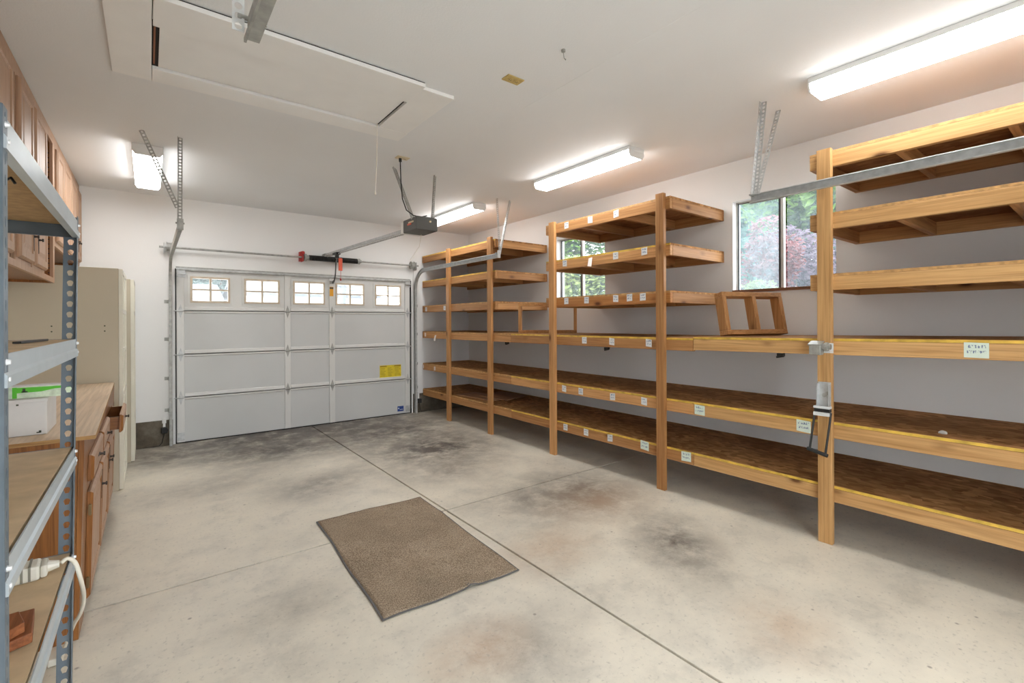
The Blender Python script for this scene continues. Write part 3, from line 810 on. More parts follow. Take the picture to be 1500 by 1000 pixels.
for key, za in (('S1', .377), ('S2', .793)):
    shelf(key + 'a', Y0, YA, za, za, edge='yellow'); shelf(key + 'b', YA, YC, za, za, edge='yellow'); shelf(key + 'c', YC, Y1, za + .002, za + .002, edge='tanedge')
shelf('S3a', Y0, YA, 1.362, 1.326, edge='yellow'); shelf('S3b', YA, YC, 1.316, 1.312, edge='yellow'); shelf('S3c', YC, Y1, 1.312, 1.312)
for k, (zL, zM, zR) in enumerate(((1.726, 1.722, 1.763), (2.127, 2.131, 2.164), (2.532, 2.534, 2.570))):
    shelf('L%d' % k, 4.935, Y1, zL, zL, end_lo=True, edge='yellow' if k else 'tanedge', spacing=.5)
    shelf('M%d' % k, 2.365, 3.96, zM, zM, end_lo=True, end_hi=True, edge='yellow' if k == 1 else 'tanedge', spacing=.53)
    shelf('R%d' % k, Y0, 1.29, zR, zR, end_hi=True, spacing=.5)
for y in (1.51, 3.144, 4.797):
    mb = MB(); z = 1.222 if y < 2.155 else 1.2
    mb.box(3.60, 3.64, y - .02, y + .02, z - .022, z + .0); mb.tube([(3.62, y - .02, z - .02), (3.62, y + .03, z - .03)], .008, 6)
    mb.build('cable_clip', 'black', rack)

# loose ladder-like lumber frames
def lumber_frame(label, a, b, h, lean, mids, z):
    a, b = Vector((a[0], a[1], z)), Vector((b[0], b[1], z))
    u = (b - a); L = u.length; u.normalize(); v = Vector((-u.y, u.x, 0))
    if v.y < 0: v = -v
    w = Vector((0, 0, 1)) * math.cos(lean) + v * math.sin(lean); vv = v * math.cos(lean) - Vector((0, 0, 1)) * math.sin(lean)
    a = a + Vector((0, 0, .0895 * math.sin(lean)))
    t = thing('lumber_frame', label, 'wooden frame', tuple(a + u * L / 2))
    MB().frame_box(a, u, vv, w, L, .089, .038).build('bottom_rail', 'fir_x', t, bevel=.003)
    MB().frame_box(a + w * (h - .038), u, vv, w, L, .089, .038).build('top_rail', 'fir_x', t, bevel=.003)
    for p in mids:
        MB().frame_box(a + u * (p * (L - .038)) + w * .0385, u, vv, w, .038, .089, h - .077).build('upright', 'fir_z', t, bevel=.003)
lumber_frame('ladder-like wooden frame with three uprights leaning below the right window', (3.625, 1.905), (4.19, 1.69), .35, .20, (0, .52, 1), 1.333)
lumber_frame('wooden frame standing upright on the fourth tier behind the middle rack post', (3.62, 4.565), (4.13, 4.06), .375, 0, (0, 1), 1.3165)
# loose boards on the lowest tier
bd = MB(); bd.hexa([(3.575, 5.98, .383), (3.67, 5.20, .383), (4.02, 5.24, .383), (3.93, 6.03, .383), (3.575, 5.98, .397), (3.67, 5.20, .397), (4.02, 5.24, .397), (3.93, 6.03, .397)])
tag(bd.build('loose_board', 'brownboard', loc=(3.8, 5.6, .38), bevel=.002), 'flat brown board lying on the lowest tier between the two far posts', 'board')
bd = MB(); bd.hexa([(3.80, 5.05, .399), (4.30, 5.20, .399), (4.22, 5.75, .399), (3.74, 5.62, .399), (3.80, 5.05, .411), (4.30, 5.20, .411), (4.22, 5.75, .411), (3.74, 5.62, .411)])
tag(bd.build('loose_board', 'brownboard', loc=(4.0, 5.4, .4), bevel=.002), 'darker thin board lying over the other one at the rack far end', 'board')
# pebble
bm = bmesh.new(); bmesh.ops.create_icosphere(bm, subdivisions=3, radius=1)
rnd = random.Random(3)
for v in bm.verts:
    k = 1 + .12 * math.sin(3 * v.co.x + 2 * v.co.y) + .05 * math.sin(7 * v.co.y)
    v.co = Vector((v.co.x * .016 * k, v.co.y * .02 * k, max(-.3, v.co.z) * .014 * k))
me = bpy.data.meshes.new('pebble'); bm.to_mesh(me); bm.free(); me.materials.append(M['stone'])
for p in me.polygons: p.use_smooth = True
pb = bpy.data.objects.new('pebble', me); COL.objects.link(pb); pb.location = (3.665, .64, .7975)
tag(pb, 'small pale pebble lying on the second tier at the right', 'pebble')

# hardware on the nearest post
lb = thing('latch_box', 'grey metal latch box clamped on the nearest timber post', 'latch', (3.49, 1.21, 1.28))
MB().prism([(3.445, 1.232), (3.4995, 1.232), (3.4995, 1.31), (3.455, 1.31), (3.445, 1.295)], 1, 1.195, 1.265).build('housing', 'latch', lb, bevel=.006)
MB().prism([(3.441, 1.292), (3.4985, 1.318), (3.4985, 1.324), (3.438, 1.302)], 1, 1.19, 1.27).build('cover', 'latch', lb, bevel=.002)
MB().tube([(3.47, 1.194, 1.287), (3.47, 1.178, 1.287), (3.47, 1.177, 1.287), (3.47, 1.16, 1.287), (3.47, 1.159, 1.287), (3.47, 1.145, 1.287)], [.02, .02, .028, .028, .018, .018], 12).build('knob', 'latch', lb)
MB().box(3.494, 3.4995, 1.14, 1.194, 1.245, 1.31).box(3.44, 3.494, 1.14, 1.147, 1.25, 1.26).build('clamp_plate', 'galvbright', lb)
ph = thing('pull_handle', 'galvanised bracket with black wire bail handle hanging on the nearest post', 'handle', (3.49, 1.19, .85))
mb = MB(); mb.box(3.494, 3.4995, 1.155, 1.228, .87, 1.055); mb.box(3.462, 3.494, 1.224, 1.228, .88, 1.045); mb.box(3.462, 3.494, 1.155, 1.159, .88, 1.045)
mb.build('bracket', 'galv', ph)
MB().tube([(3.48, 1.17, .985), (3.494, 1.17, .985)], .012, 8).tube([(3.486, 1.19, .97), (3.494, 1.19, .97)], .014, 8).build('bolt', 'galvdull', ph)
mb = MB(); mb.box(3.452, 3.494, 1.148, 1.243, .885, .90, 'galvbright'); mb.box(3.455, 3.494, 1.15, 1.24, .862, .884, 'black'); mb.box(3.450, 3.494, 1.150, 1.243, .838, .861, 'galvbright')
mb.build('hinge_block', None, ph, bevel=.003)
mb = MB(); mb.tube([(3.47, 1.237, .862), (3.462, 1.243, .80), (3.446, 1.262, .612)], .007, 8); mb.tube([(3.47, 1.146, .862), (3.462, 1.150, .80), (3.446, 1.172, .590)], .007, 8)
mb.build('bail', 'black', ph)
MB().tube([(3.446, 1.276, .614), (3.446, 1.158, .588)], .012, 10).build('grip', 'blackrubber', ph)

# photo-eye sensors
def sensor(x, s, label):
    t = thing('safety_sensor', label, 'sensor', (x, YB - .08, .2))
    MB().box(x - .03, x + .03, YB - .10, YB - .045, .16, .23).build('eye_housing', 'blackrubber', t, bevel=.008)
    MB().tube([(x + s * .03, YB - .075, .195), (x + s * .036, YB - .075, .195)], .015, 12).build('lens', 'black', t)
    MB().box(x - .012, x + .012, YB - .045, YB - .0215, .17, .33).box(x - .02, x + .02, YB - .0265, YB - .0215, .27, .345).build('bracket', 'whitetrim', t)
    MB().tube([(x, YB - .075, .16), (x - s * .02, YB - .06, .05), (x - s * .05, YB - .05, .012), (x - s * .11, YB - .04, .008)], .004, 6).build('wire', 'blackrubber', t)
sensor(.142, 1, 'black safety eye on the concrete curb left of the garage door')
sensor(3.452, -1, 'black safety eye at the curb between garage door and timber rack')

# ------------------------------------------------------------------ floor mat
mat = thing('floor_mat', 'worn brown ribbed carpet mat lying on the concrete floor', 'mat', (1.34, 2.88, 0))
c4 = [Vector((.894, 2.204)), Vector((1.713, 2.16)), Vector((1.789, 3.579)), Vector((.966, 3.598))]
nu, nv = 36, 60
def matz(u, v):
    z = .007 + .0012 * math.sin(v * 9 + u * 3)
    z += .016 * math.exp(-((u - .62) / .035) ** 2) * math.exp(-(v / .035) ** 2)
    z += .005 * math.exp(-((v - .30) / .03) ** 2) * (1 - u) + .004 * math.exp(-((v - .72) / .03) ** 2) * u
    z += .008 * math.exp(-((u - .45) / .1) ** 2) * math.exp(-((1 - v) / .03) ** 2) + .006 * math.exp(-((u - .3) / .06) ** 2) * math.exp(-((1 - v) / .02) ** 2)
    return z
def matp(u, v):
    p = c4[0].lerp(c4[1], u).lerp(c4[3].lerp(c4[2], u), v)
    p = p + Vector((.004 * math.sin(v * 11), .005 * math.sin(u * 13)))
    return p
def sheet(u0, u1, v0, v1, lift, nu, nv):
    vs = []; fs = []
    for j in range(nv + 1):
        for i in range(nu + 1):
            u, v = u0 + (u1 - u0) * i / nu, v0 + (v1 - v0) * j / nv
            p = matp(u, v); vs.append((p.x, p.y, matz(u, v) + lift))
    for j in range(nv):
        for i in range(nu):
            a = j * (nu + 1) + i; fs.append((a, a + 1, a + nu + 2, a + nu + 1))
    return vs, fs
mb = MB(); mb.add(*sheet(.0, 1, 0, 1, -.0035, nu, nv)); o = mb.build('rubber_backing', 'matedge', mat); d = o.modifiers.new('t', 'SOLIDIFY'); d.thickness = .003; d.offset = -1
mb = MB(); mb.add(*sheet(.013, .992, .007, .998, .0, nu, nv)); o = mb.build('pile', 'carpet', mat, smooth=True); d = o.modifiers.new('t', 'SOLIDIFY'); d.thickness = .003; d.offset = -1

# ------------------------------------------------------------------ steel shelving unit at the left
su = thing('steel_shelving', 'blue grey boltless steel shelving unit with particle board shelves at the near left', 'shelving unit', (-.43, 1.83, 0))
SX0, SX1, SY0, SY1, ST = -.66, -.21, 1.245, 2.42, 1.86
# the far end of the unit leans a little toward the near end
def lean(p): return (p.x, p.y - .15 * max(0, 1.85 - p.z) * max(0, (p.y - 1.245) / 1.175), p.z)
WARP = lean
def post(x, y, sx, sy):
    """corner at (x, y); legs run toward sx along x and sy along y"""
    mb = MB()
    plate(mb, (x, y, .0), (sx, 0, 0), (0, 0, 1), .040, ST, .0381, keyhole, .0088)
    p2 = plate(mb, (x, y, .0), (0, sy, 0), (0, 0, 1), .036, ST, .0381, slot, .009)
    return mb.build('post', 'steelpost', su, solid=.0018)
for x, sx in ((SX1, -1), (SX0, 1)):
    for y, sy in ((SY0, 1), (SY1, -1)): post(x, y, sx, sy)
levels = [1.842, 1.402, 1.02, .664, .22]
for z in levels:
    # board
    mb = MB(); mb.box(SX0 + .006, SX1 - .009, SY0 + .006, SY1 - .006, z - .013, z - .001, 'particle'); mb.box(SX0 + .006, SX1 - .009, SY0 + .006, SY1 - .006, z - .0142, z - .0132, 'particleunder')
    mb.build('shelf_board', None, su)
    def prof(s): return [(0, z), (s * .002, z), (s * .002, z - .034), (s * .006, z - .039), (s * .006, z - .062), (s * .000, z - .062)]
    for x, s in ((SX1 - .0025, 1), (SX0 + .0025, -1)):
        MB().prism([(x + a, b) for a, b in [(0, z), (s * .003, z), (s * .003, z - .034), (s * .0075, z - .040), (s * .0075, z - .062), (-s * .012, z - .062), (-s * .012, z - .0605), (0, z - .0605)]], 1, SY0 + .004, SY1 - .004).build('beam', 'steelbeam', su)
    for y, s in ((SY0 + .0025, -1), (SY1 - .0025, 1)):
        MB().prism([(y + a, b) for a, b in [(0, z), (s * .001, z), (s * .001, z - .034), (s * .0018, z - .040), (s * .0018, z - .062), (-s * .014, z - .062), (-s * .014, z - .0605), (0, z - .0605)]], 0, SX0 + .006, SX1 - .006).build('side_beam', 'steelpost', su)
    for y in (SY0 + .018, SY1 - .018):
        for dz in (.015, .047):
            MB().tube([(SX1 + .001, y, z - dz), (SX1 + .0075, y, z - dz)], [.006, .004], 8).build('rivet', 'galvbright', su)
WARP = None
# wire hook under the top board
tag(MB().tube([(-.27, 1.62, 1.827), (-.27, 1.62, 1.80), (-.262, 1.585, 1.792), (-.250, 1.565, 1.795), (-.243, 1.562, 1.782)], .0028, 6).build('wire_hook', 'black', loc=(-.27, 1.6, 1.82)), 'bent black wire hook under the top board of the steel shelving', 'hook')
mb = MB(); mb.frame_box((-.285, 1.90, 1.4025), (.09, 1, 0), (-1, .09, 0), (0, 0, 1), .26, .018, .006)
tag(mb.build('dark_stick', 'black', loc=(-.28, 2.0, 1.402)), 'flat black strip lying on the second steel shelf from the top', 'strip')

# power strip with its cord
ps = thing('power_strip', 'off white power strip with cream cord on the lower steel shelf', 'power strip', (-.33, 2.02, .665))
ax = Vector((1, .06, 0)).normalized(); sd = Vector((ax.y, -ax.x, 0))
e0 = Vector((-.262, 2.088, .664))
def psb(a, b, w, z0, z1, m, nm, bev):
    mb = MB(); mb.frame_box(e0 - ax * b - sd * (w / 2) + Vector((0, 0, z0)), sd, ax, Vector((0, 0, 1)), w, b - a, z1 - z0)
    return mb.build(nm, m, ps, bevel=bev)
body = psb(.01, .33, .075, .0, .046, 'plastic', 'body', .008)
for k in range(3): psb(.03 + k * .017, .036 + k * .017, .0765, .004, .0468, 'groove', 'groove', 0).parent = body
for k in range(3): psb(.115 + k * .07, .15 + k * .07, .036, .046, .0472, 'socketblack', 'socket', 0)
psb(-.006, .01, .066, .003, .042, 'plastic', 'end_cap', .006)
tip = e0 + Vector((0, 0, .024)) + ax * .006
MB().tube([tip, tip + ax * .026], [.018, .011], 12).build('strain_relief', 'plastic', ps)
cd = [tip + ax * .03, Vector((-.212, 2.10, .694)), Vector((-.194, 2.105, .672)), Vector((-.184, 2.125, .612)), Vector((-.182, 2.205, .524)), Vector((-.19, 2.288, .448)), Vector((-.205, 2.345, .388)), Vector((-.235, 2.50, .285)), Vector((-.275, 2.64, .14)), Vector((-.30, 2.74, .035)), Vector((-.312, 2.785, .016))]
def smooth(pts, n=6):
    out = []
    for i in range(len(pts) - 1):
        p0, p1, p2, p3 = pts[max(0, i - 1)], pts[i], pts[i + 1], pts[min(len(pts) - 1, i + 2)]
        for k in range(n):
            t = k / n
            out.append(.5 * ((2 * p1) + (-p0 + p2) * t + (2 * p0 - 5 * p1 + 4 * p2 - p3) * t * t + (-p0 + 3 * p1 - 3 * p2 + p3) * t ** 3))
    return out + [pts[-1]]
MB().tube(smooth(cd), .0062, 8).build('cord', 'cordwhite', ps, smooth=True)
MB().frame_box((-.345, 2.775, .003), (1, .1, 0), (-.1, 1, 0), (0, 0, 1), .05, .075, .03).build('plug', 'plastic', ps, bevel=.006)
# two wood offcuts
mb = MB(); mb.hexa([(-.36, 1.60, .665), (-.232, 1.66, .665), (-.247, 1.80, .665), (-.36, 1.80, .665), (-.36, 1.60, .69), (-.232, 1.66, .69), (-.247, 1.80, .69), (-.36, 1.80, .69)])
tag(mb.build('wood_block', 'redwood', loc=(-.3, 1.7, .665), bevel=.002), 'flat reddish wood offcut lying under another on the lower steel shelf', 'wood block')
mb = MB(); mb.hexa([(-.36, 1.56, .691), (-.247, 1.672, .691), (-.268, 1.745, .691), (-.38, 1.73, .691), (-.36, 1.56, .716), (-.247, 1.672, .716), (-.268, 1.745, .716), (-.38, 1.73, .716)])
tag(mb.build('wood_block', 'redwood', loc=(-.33, 1.65, .69), bevel=.002), 'upper reddish wood offcut stacked on the other beside the near steel post', 'wood block')

# ------------------------------------------------------------------ base cabinets
bc = thing('base_cabinet', 'stained oak base cabinet with drawers and doors under the plywood counter', 'cabinet', (-.58, 4.1, 0))
BX, BY0, BY1, BZ = -.25, 2.95, 5.345, .925
# the old cabinet fronts lean forward slightly at the top
WARP = lambda p: (p.x + (.024 * (p.z / .93) - .012) * max(0, (p.x - XL) / .67), p.y, p.z)
mb = MB(); mb.box(XL + .004, BX - .02, BY0, BY0 + .018, 0, BZ); mb.box(XL + .004, BX - .02, BY1 - .018, BY1, 0, BZ); mb.box(XL + .004, BX - .02, BY0 + .018, BY1 - .018, .10, .118); mb.box(XL + .004, XL + .01, BY0 + .018, BY1 - .018, .118, BZ)
mb.box(BX - .09, BX - .075, BY0 + .018, BY1 - .018, 0, .1)
mb.build('carcass', 'oak_z', bc)
cols = [(3.16, 3.775), (3.815, 4.395), (4.435, 5.07)]
ff = MB(); ff.box(BX - .0195, BX, BY0, 3.17, 0, BZ)
for i in range(3):
    a = cols[i][1] - .01; b = cols[i + 1][0] + .01 if i < 2 else BY1
    ff.box(BX - .0195, BX, a, b, .085, BZ)
for a, b in ((3.17, 3.765), (3.805, 4.385), (4.425, 5.06)):
    ff.box(BX - .0195, BX, a, b, .085, .12); ff.box(BX - .0195, BX, a, b, .62, .665); ff.box(BX - .0195, BX, a, b, .79, BZ)
ff.build('face_frame', 'oak_z', bc, bevel=.002)
def front(mb, x, y0, y1, z0, z1, raised=True):
    """door or drawer front, ogee edge; x is its inner face"""
    t = .022; e = .012
    ring = lambda d, xx: [(xx, y0 + d, z0 + d), (xx, y1 - d, z0 + d), (xx, y1 - d, z1 - d), (xx, y0 + d, z1 - d)]
    L = [ring(0, x), ring(0, x + t * .45), ring(.005, x + t * .7), ring(e, x + t)]
    if raised and z1 - z0 > .3:
        L += [ring(.055, x + t), ring(.062, x + t - .007), ring(.075, x + t - .007), ring(.10, x + t - .001)]
    vs = [p for r in L for p in r]; fs = [(3, 2, 1, 0)]
    for k in range(len(L) - 1):
        for i in range(4): fs.append((k * 4 + i, k * 4 + (i + 1) % 4, (k + 1) * 4 + (i + 1) % 4, (k + 1) * 4 + i))
    n = len(vs); fs.append((n - 4, n - 3, n - 2, n - 1))
    return mb.add(vs, fs)
def oak_ends(o):
    # side edges stay plain oak; glare is painted into the pale faces
    o.data.materials.append(M['oak_z'])
    for p in o.data.polygons:
        if abs(p.normal.y) > .6: p.material_index = 1
    return o
def pull(x, y, z, parent, vertical=True, plate_l=.13):
    """bronze back plate with a T knob; x = surface"""
    mb = MB()
    if vertical:
        hl = plate_l / 2
        mb.prism([(y - .003, z - hl), (y, z - hl - .012), (y + .003, z - hl), (y + .009, z - .012), (y + .009, z + .012), (y + .003, z + hl), (y, z + hl + .012), (y - .003, z + hl), (y - .009, z + .012), (y - .009, z - .012)], 0, x, x + .0025)
    else:
        hl = plate_l / 2
        mb.prism([(y - hl, z - .003), (y - hl - .012, z), (y - hl, z + .003), (y - .012, z + .009), (y + .012, z + .009), (y + hl, z + .003), (y + hl + .012, z), (y + hl, z - .003), (y + .012, z - .009), (y - .012, z - .009)], 0, x, x + .0025)
    mb.tube([(x + .0025, y, z), (x + .018, y, z), (x + .0181, y, z), (x + .026, y, z)], [.008, .005, .012, .010], 10)
    return mb.build('pull', 'bronze', parent)
def cab_hinge(x, y, z, parent):
    return MB().box(x - .006, x + .006, y - .012, y - .001, z - .025, z + .025).tube([(x + .002, y - .008, z - .028), (x + .002, y - .008, z + .028)], .004, 8).build('hinge', 'brass', parent)
xf = BX + .001
for i, (a, b) in enumerate(cols):
    o = .07 if i == 2 else 0
    d = oak_ends(front(MB(), xf + o, a, b, .672, .80).build('drawer', 'door_y', bc))
    if o:
        bx = MB(); bx.box(xf + o - .35, xf + o - .001, a + .03, a + .042, .69, .78); bx.box(xf + o - .35, xf + o - .001, b - .042, b - .03, .69, .78); bx.box(xf + o - .35, xf + o - .001, a + .043, b - .043, .69, .70)
        bx.build('drawer_box', 'oak_x', d)
    pull(xf + o + .022, (a + b) / 2, .737, d, False, .10)
doors = [(3.16, 3.775, 'far'), (3.815, 4.395, 'far'), (4.435, 5.07, 'near')]
for (a, b, side) in doors:
    d = oak_ends(front(MB(), xf, a, b, .088, .618).build('door', 'door_z', bc))
    yk = b - .035 if side == 'far' else a + .035
    pull(xf + .022, yk, .50, d, True, .15)
    yh = a if side == 'far' else b
    for z in (.17, .53): cab_hinge(xf + .012, yh + (0 if side == 'far' else .012), z, d)
WARP = None
ct = MB()
ct.hexa([(XL + .003, 2.885, .929), (-.195, 2.885, .929), (-.238, 5.35, .932), (XL + .003, 5.35, .932), (XL + .003, 2.885, .947), (-.195, 2.885, .947), (-.238, 5.35, .95), (XL + .003, 5.35, .95)])
co = ct.build('countertop', 'ply', loc=(-.55, 4.1, .93), bevel=.0015)
tag(co, 'pale plywood countertop over the oak base cabinets', 'countertop')
co.data.materials.append(M['plyedge'])
for p in co.data.polygons:
    if abs(p.normal.z) < .5: p.material_index = 1
# storage boxes on the counter
wb = thing('storage_box', 'plain white cardboard box on the counter behind the steel shelving', 'box', (-.55, 3.2, .95))
MB().box(-.76, -.375, 3.05, 3.33, .9485, 1.112).build('carton', 'cardboard', wb, bevel=.003)
MB().box(-.763, -.372, 3.047, 3.333, 1.1, 1.1145).build('lid_flap', 'cardboard', wb, bevel=.002)
MB().box(-.41, -.397, 3.0485, 3.0496, .957, .962).box(-.402, -.394, 3.0485, 3.0496, .9575, .968).box(-.475, -.467, 3.0485, 3.0496, 1.088, 1.095).build('mark', 'darkprint', wb)
gb = thing('foil_box', 'long green and white printed carton lying on the white box', 'box', (-.53, 3.2, 1.12))
gb_b = MB().box(-.745, -.285, 3.10, 3.175, 1.1155, 1.168, 'palegreen'); gb_b.box(-.745, -.285, 3.098, 3.177, 1.168, 1.172, 'cardboard')
g0 = gb_b.build('carton', None, gb)
MB().prism([(-.48, 1.164), (-.285, 1.164), (-.285, 1.155), (-.355, 1.152), (-.40, 1.142), (-.48, 1.140)], 1, 3.0985, 3.0996).box(-.495, -.48, 3.0985, 3.0996, 1.1165, 1.166).build('green_band', 'green', gb)
MB().box(-.462, -.452, 3.0975, 3.0984, 1.143, 1.16).box(-.465, -.445, 3.0975, 3.0984, 1.142, 1.148).build('print', 'darkprint', gb)
MB().box(-.31, -.285, 3.0975, 3.0984, 1.157, 1.164).build('red_corner', 'red', gb)

# ------------------------------------------------------------------ wall cabinets
UX = -.60
def wall_cab(label, y0, y1, z0, openings, gaps, doors, zt, zrow=None):
    t = thing('wall_cabinet', label, 'cabinet', (-.76, (y0 + y1) / 2, z0))
    x0 = XL + .004
    mb = MB(); mb.box(x0, UX - .02, y0, y0 + .018, z0, H - .003); mb.box(x0, UX - .02, y1 - .018, y1, z0, H - .003)
    mb.box(x0, UX - .02, y0 + .018, y1 - .018, z0 + .02, z0 + .038); mb.box(x0, UX - .02, y0 + .018, y1 - .018, H - .03, H - .003); mb.box(x0, x0 + .006, y0 + .018, y1 - .018, z0 + .038, H - .03)
    for a, b in openings: mb.box(x0 + .006, UX - .02, a - .018, a, z0 + .04, H - .032); mb.box(x0 + .006, UX - .02, b, b + .018, z0 + .04, H - .032)
    mb.build('carcass', 'oak_z', t)
    ff = MB(); cut_rect(ff, 0, UX - .0195, UX, y0, y1, z0, H - .003, [(a, b, z0 + .04, zt) for a, b in openings])
    ff.build('face_frame', 'door_z', t, bevel=.001)
    for (a, b, za, zb, kn) in doors:
        d = front(MB(), UX + .001, a, b, za, zb).build('door', 'door_z', t)
        if kn:
            yk = b - .04 if kn > 0 else a + .04
            pull(UX + .023, yk, za + .17, d, True, .16)
    for a, b in gaps:
        MB().box(UX + .0005, UX + .004, a, b, z0 + .05, zt).build('stile', 'oak_z', t)
    return t
zA = 1.787
wa = wall_cab('tall oak wall cabinet reaching the ceiling above the counter, open end bay without a door', 2.2, 5.27, zA,
              [(4.80, 5.20), (3.715, 3.855), (4.29, 4.34)], [],
              [(2.30, 2.98, 1.845, 2.885, 1), (3.02, 3.70, 1.845, 2.885, -1), (3.87, 4.275, 1.845, 2.885, 1), (4.355, 4.775, 1.845, 2.885, -1)], 2.895)
ph_ = MB()
for k in range(26): ph_.box(UX - .03, UX - .022, 5.1985, 5.1995, 1.86 + k * .038, 1.868 + k * .038)
ph_.build('shelf_pin_hole', 'socketblack', wa)
for k in range(2): B(XL + .02, UX - .03, 4.802, 5.198, 2.15 + k * .36, 2.168 + k * .36).build('inner_shelf', 'oak_y', wa)
wall_cab('shallow oak wall cabinet at the back corner above the beige cabinets', 5.272, YB - .002, 2.09, [], [(5.66, 5.70), (6.13, 6.17), (6.60, 6.64)],
         [(5.30, 5.655, 2.13, 2.88, 1), (5.705, 6.125, 2.13, 2.88, -1), (6.175, 6.595, 2.13, 2.88, 1), (6.645, 6.97, 2.13, 2.88, -1)], 2.895)

# ------------------------------------------------------------------ tall beige cabinets
def tall_cab(label, xf, y0, y1, zt, holes):
    t = thing('tall_cabinet', label, 'cabinet', ((XL + xf) / 2, (y0 + y1) / 2, 0))
    xi = xf - .03
    B(XL + .005, xi, y0, y1, 0, zt).build('carcass', 'beige', t, bevel=.002)
    ym = (y0 + y1) / 2
    for a, b in ((y0 + .004, ym - .003), (ym + .003, y1 - .004)):
        st = .045; mb = MB()
        zz = [.05, .46, .84, 1.22, 1.57, zt - .02]
        cut_rect(mb, 0, xi + .001, xf, a, b, .01, zt - .004, [(a + st, b - st, zz[k] + .02, zz[k + 1] - .02) for k in range(5)])
        d = mb.build('door', 'cream', t, bevel=.002)
        B(xi + .001, xi + .008, a + st - .002, b - st + .002, .06, zt - .03).build('door_panel', 'creamrecess', d)
    if holes:
        hm = MB()
        for x in (-.30, -.48, -.63):
            for z in (1.44, 1.395): hm.tube([(x, y0 - .0005, z), (x, y0 - .0012, z)], .006, 8)
        hm.build('cable_hole', 'darkprint', t)
    return t
tall_cab('tall beige cabinet with cream lattice doors standing at the far end of the counter', -.178, 5.358, 6.2, 1.94, True)
tall_cab('second tall beige cabinet in the back left corner', -.122, 6.37, 6.965, 1.925, False)

# ------------------------------------------------------------------ outdoors
tag(B(XR + .202, 40, YR - .2, 46, -.3, -.05).build('garden_ground', 'soil'), 'bare garden soil outside the right wall', 'ground', kind='structure')
tag(B(-30, 40, -30, YR - .202, -.3, -.03).build('driveway', 'paving'), 'pale concrete apron outside the added doorway behind the viewer', 'driveway', kind='structure')
tag(B(-30, XR + .15, YB + .162, 46, -.3, -.03).build('driveway', 'paving'), 'pale concrete driveway outside the garage door', 'driveway', kind='structure')
def shrub(name, label, cat, c, r, mat, n, leafsize, trunk, group):
    t = thing(name, label, cat, (c[0], c[1], -.05), group)
    rnd = random.Random(hash(label) % 1000 if False else int(c[0] * 97 + c[1] * 31))
    lumps = [(Vector((rnd.gauss(0, .45), rnd.gauss(0, .45), rnd.gauss(0, .4))), rnd.uniform(.35, .6)) for _ in range(14)]
    vs = []; fs = []
    for _ in range(n):
        l, lr = rnd.choice(lumps)
        d = Vector((rnd.gauss(0, 1), rnd.gauss(0, 1), rnd.gauss(0, 1))).normalized() * (lr * rnd.uniform(.6, 1.05))
        p = l + d
        p = Vector((c[0] + p.x * r[0], c[1] + p.y * r[1], max(.0, c[2] + p.z * r[2])))
        u = Vector((rnd.gauss(0, 1), rnd.gauss(0, 1), rnd.gauss(0, .6))).normalized(); w = u.orthogonal().normalized()
        a = rnd.uniform(.7, 1.3) * leafsize
        o = len(vs); vs += [p - u * a, p + w * a * .45, p + u * a, p - w * a * .45]; fs.append((o, o + 1, o + 2, o + 3))
    mb = MB(); mb.add(vs, fs); mb.build('foliage', mat, t)
    tr = MB(); tr.tube([(c[0], c[1], -.05), (c[0] + .03, c[1], c[2] * .5), (c[0], c[1] + .03, c[2])], [trunk, trunk * .8, trunk * .5], 8)
    for k in range(4):
        a = k * 1.6; tr.tube([(c[0], c[1], c[2] * .6), (c[0] + math.cos(a) * r[0] * .5, c[1] + math.sin(a) * r[1] * .5, c[2] + r[2] * .3)], [trunk * .5, trunk * .2], 6)
    tr.build('stem', 'bark', t)
    return t
GG = 'garden plants outside the right wall'
shrub('tree', 'bright green tree filling the upper right of the window below the overhead track', 'tree', (9.6, 3.35, 3.75), (.9, .8, 1.15), 'leafgreen', 12000, .09, .09, GG)
shrub('shrub', 'blue green shrub in the middle of the right window', 'shrub', (12.4, 6.1, 3.3), (1.3, 1.05, 1.5), 'leafdark', 14000, .10, .05, GG)
shrub('maple_shrub', 'small red leaved shrub low in the left pane of the right window', 'shrub', (5.85, 2.62, 2.12), (.32, .42, .34), 'leafred', 3500, .035, .03, GG)
shrub('shrub', 'purple leaved shrub low in the right pane of the right window', 'shrub', (7.25, 2.75, 2.0), (.5, .75, .55), 'leafpurple', 6000, .045, .04, GG)
shrub('shrub', 'yellow green bush at the bottom left of the right window', 'shrub', (5.05, 2.42, 1.78), (.16, .2, .17), 'leafyellow', 1500, .025, .03, GG)
shrub('tree', 'tall dark tree behind the others in the right window', 'tree', (21.0, 10.5, 5.5), (2.4, 4.6, 3.6), 'leafdark', 16000, .24, .12, GG)
shrub('shrub', 'pale yellow green bush low in the far window behind the rack', 'shrub', (7.2, 7.0, 2.2), (.6, .8, .6), 'leafyellow', 7000, .06, .05, GG)
shrub('tree', 'pale green tree filling the far window behind the rack', 'tree', (11.9, 12.2, 4.4), (2.0, 2.6, 2.4), 'leafgreen', 12000, .12, .10, GG)
FG = 'trees across the driveway'
shrub('tree', 'haze-paled tree behind the roof in the leftmost door window', 'tree', (3.6, 35, 5.2), (2.2, 2.0, 2.0), 'leafhazed', 5000, .2, .2, FG)
shrub('tree', 'haze-paled tree at the top left of the second door window', 'tree', (6.9, 43, 5.6), (1.9, 2.0, 1.5), 'leafhazed', 4000, .18, .2, FG)
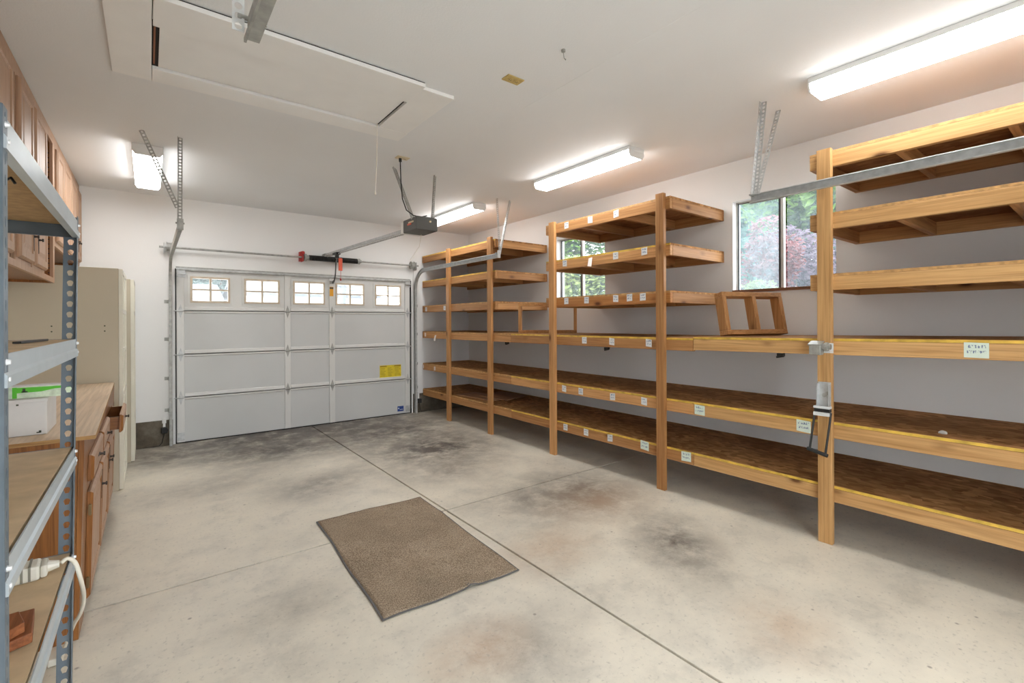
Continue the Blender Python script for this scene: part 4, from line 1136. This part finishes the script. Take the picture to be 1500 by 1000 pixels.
def house(label, x0, x1, y0, y1, ze, zr, wall):
    t = thing('house', label, 'house', ((x0 + x1) / 2, y0, -.03))
    B(x0, x1, y0, y1, -.03, ze).build('wall', wall, t)
    ym = (y0 + y1) / 2; o = .4
    MB().prism([(y0 - o, ze - .05), (ym, zr), (y1 + o, ze - .05), (y1 + o, ze + .1), (ym, zr + .16), (y0 - o, ze + .1)], 0, x0 - o, x1 + o).build('roof', 'roof', t)
    n = max(2, int((x1 - x0) / 2.4))
    for k in range(n):
        x = x0 + (k + .5) * (x1 - x0) / n
        B(x - .6, x + .6, y0 - .02, y0 - .001, 1.1, 2.25).build('window', 'darkglass', t)
house('white house with grey roof across the driveway seen through the door windows', 3.6, 9.2, 24, 31, 2.75, 3.5, 'housewall')
house('low pinkish house behind the left end of the driveway', -1.0, 2.5, 27, 32, 2.55, 3.35, 'pinkwall')
up_ = thing('utility_pole', 'grey utility pole in the fourth door window', 'pole', (6.62, 20.5, -.03))
MB().tube([(6.62, 20.5, -.03), (6.62, 20.5, 3.2)], [.16, .13], 10).build('shaft', 'poleshade', up_)
B(6.1, 6.62, 20.42, 20.58, 3.0, 3.14).build('crossarm', 'poleshade', up_)
for k, z in enumerate((2.86, 3.0)):
    w_ = MB(); w_.tube([(6.62, 20.5, z), (14, 21.5, z + .12)], .02, 5)
    w_.build('overhead_wire', 'poleshade', up_)

# ------------------------------------------------------------------ world, camera, view
W = bpy.data.worlds.new('sky'); S.world = W; W.use_nodes = True
nt = W.node_tree; bg = nt.nodes['Background']
sky = nt.nodes.new('ShaderNodeTexSky'); sky.sky_type = 'HOSEK_WILKIE'; sky.turbidity = 6.0; sky.ground_albedo = .4
el = math.radians(50); az = math.radians(200)
sky.sun_direction = (math.cos(el) * math.cos(az), math.cos(el) * math.sin(az), math.sin(el))
mixn = nt.nodes.new('ShaderNodeMix'); mixn.data_type = 'RGBA'; mixn.inputs[0].default_value = .7
nt.links.new(sky.outputs[0], mixn.inputs[6]); mixn.inputs[7].default_value = (.92, .97, 1.0, 1)
nt.links.new(mixn.outputs[2], bg.inputs['Color']); bg.inputs['Strength'].default_value = 2.1

cam = bpy.data.cameras.new('camera'); co_ = bpy.data.objects.new('camera', cam); COL.objects.link(co_)
yaw, roll, f = .657081, -.00473888, 689.93
F = Vector((math.sin(yaw), math.cos(yaw), 0)); R = Vector((math.cos(yaw), -math.sin(yaw), 0)); U = Vector((0, 0, 1))
R2 = R * math.cos(roll) + U * math.sin(roll); U2 = U * math.cos(roll) - R * math.sin(roll)
mw = Matrix((R2, U2, -F)).transposed().to_4x4(); mw.translation = Vector((0, 0, 1.457))
co_.matrix_world = mw
cam.sensor_width = 36; cam.lens = f / 1500 * 36; cam.shift_y = -(500 - 471.37) / 1500; cam.clip_start = .05; cam.clip_end = 200
S.camera = co_
S.view_settings.view_transform = 'Standard'; S.view_settings.look = 'None'; S.view_settings.gamma = 1
S.view_settings.use_curve_mapping = False; S.view_settings.exposure = 2.56
try:
    S.cycles.use_denoising = True; S.cycles.max_bounces = 10; S.cycles.diffuse_bounces = 6; S.cycles.transparent_max_bounces = 16
except Exception:
    pass
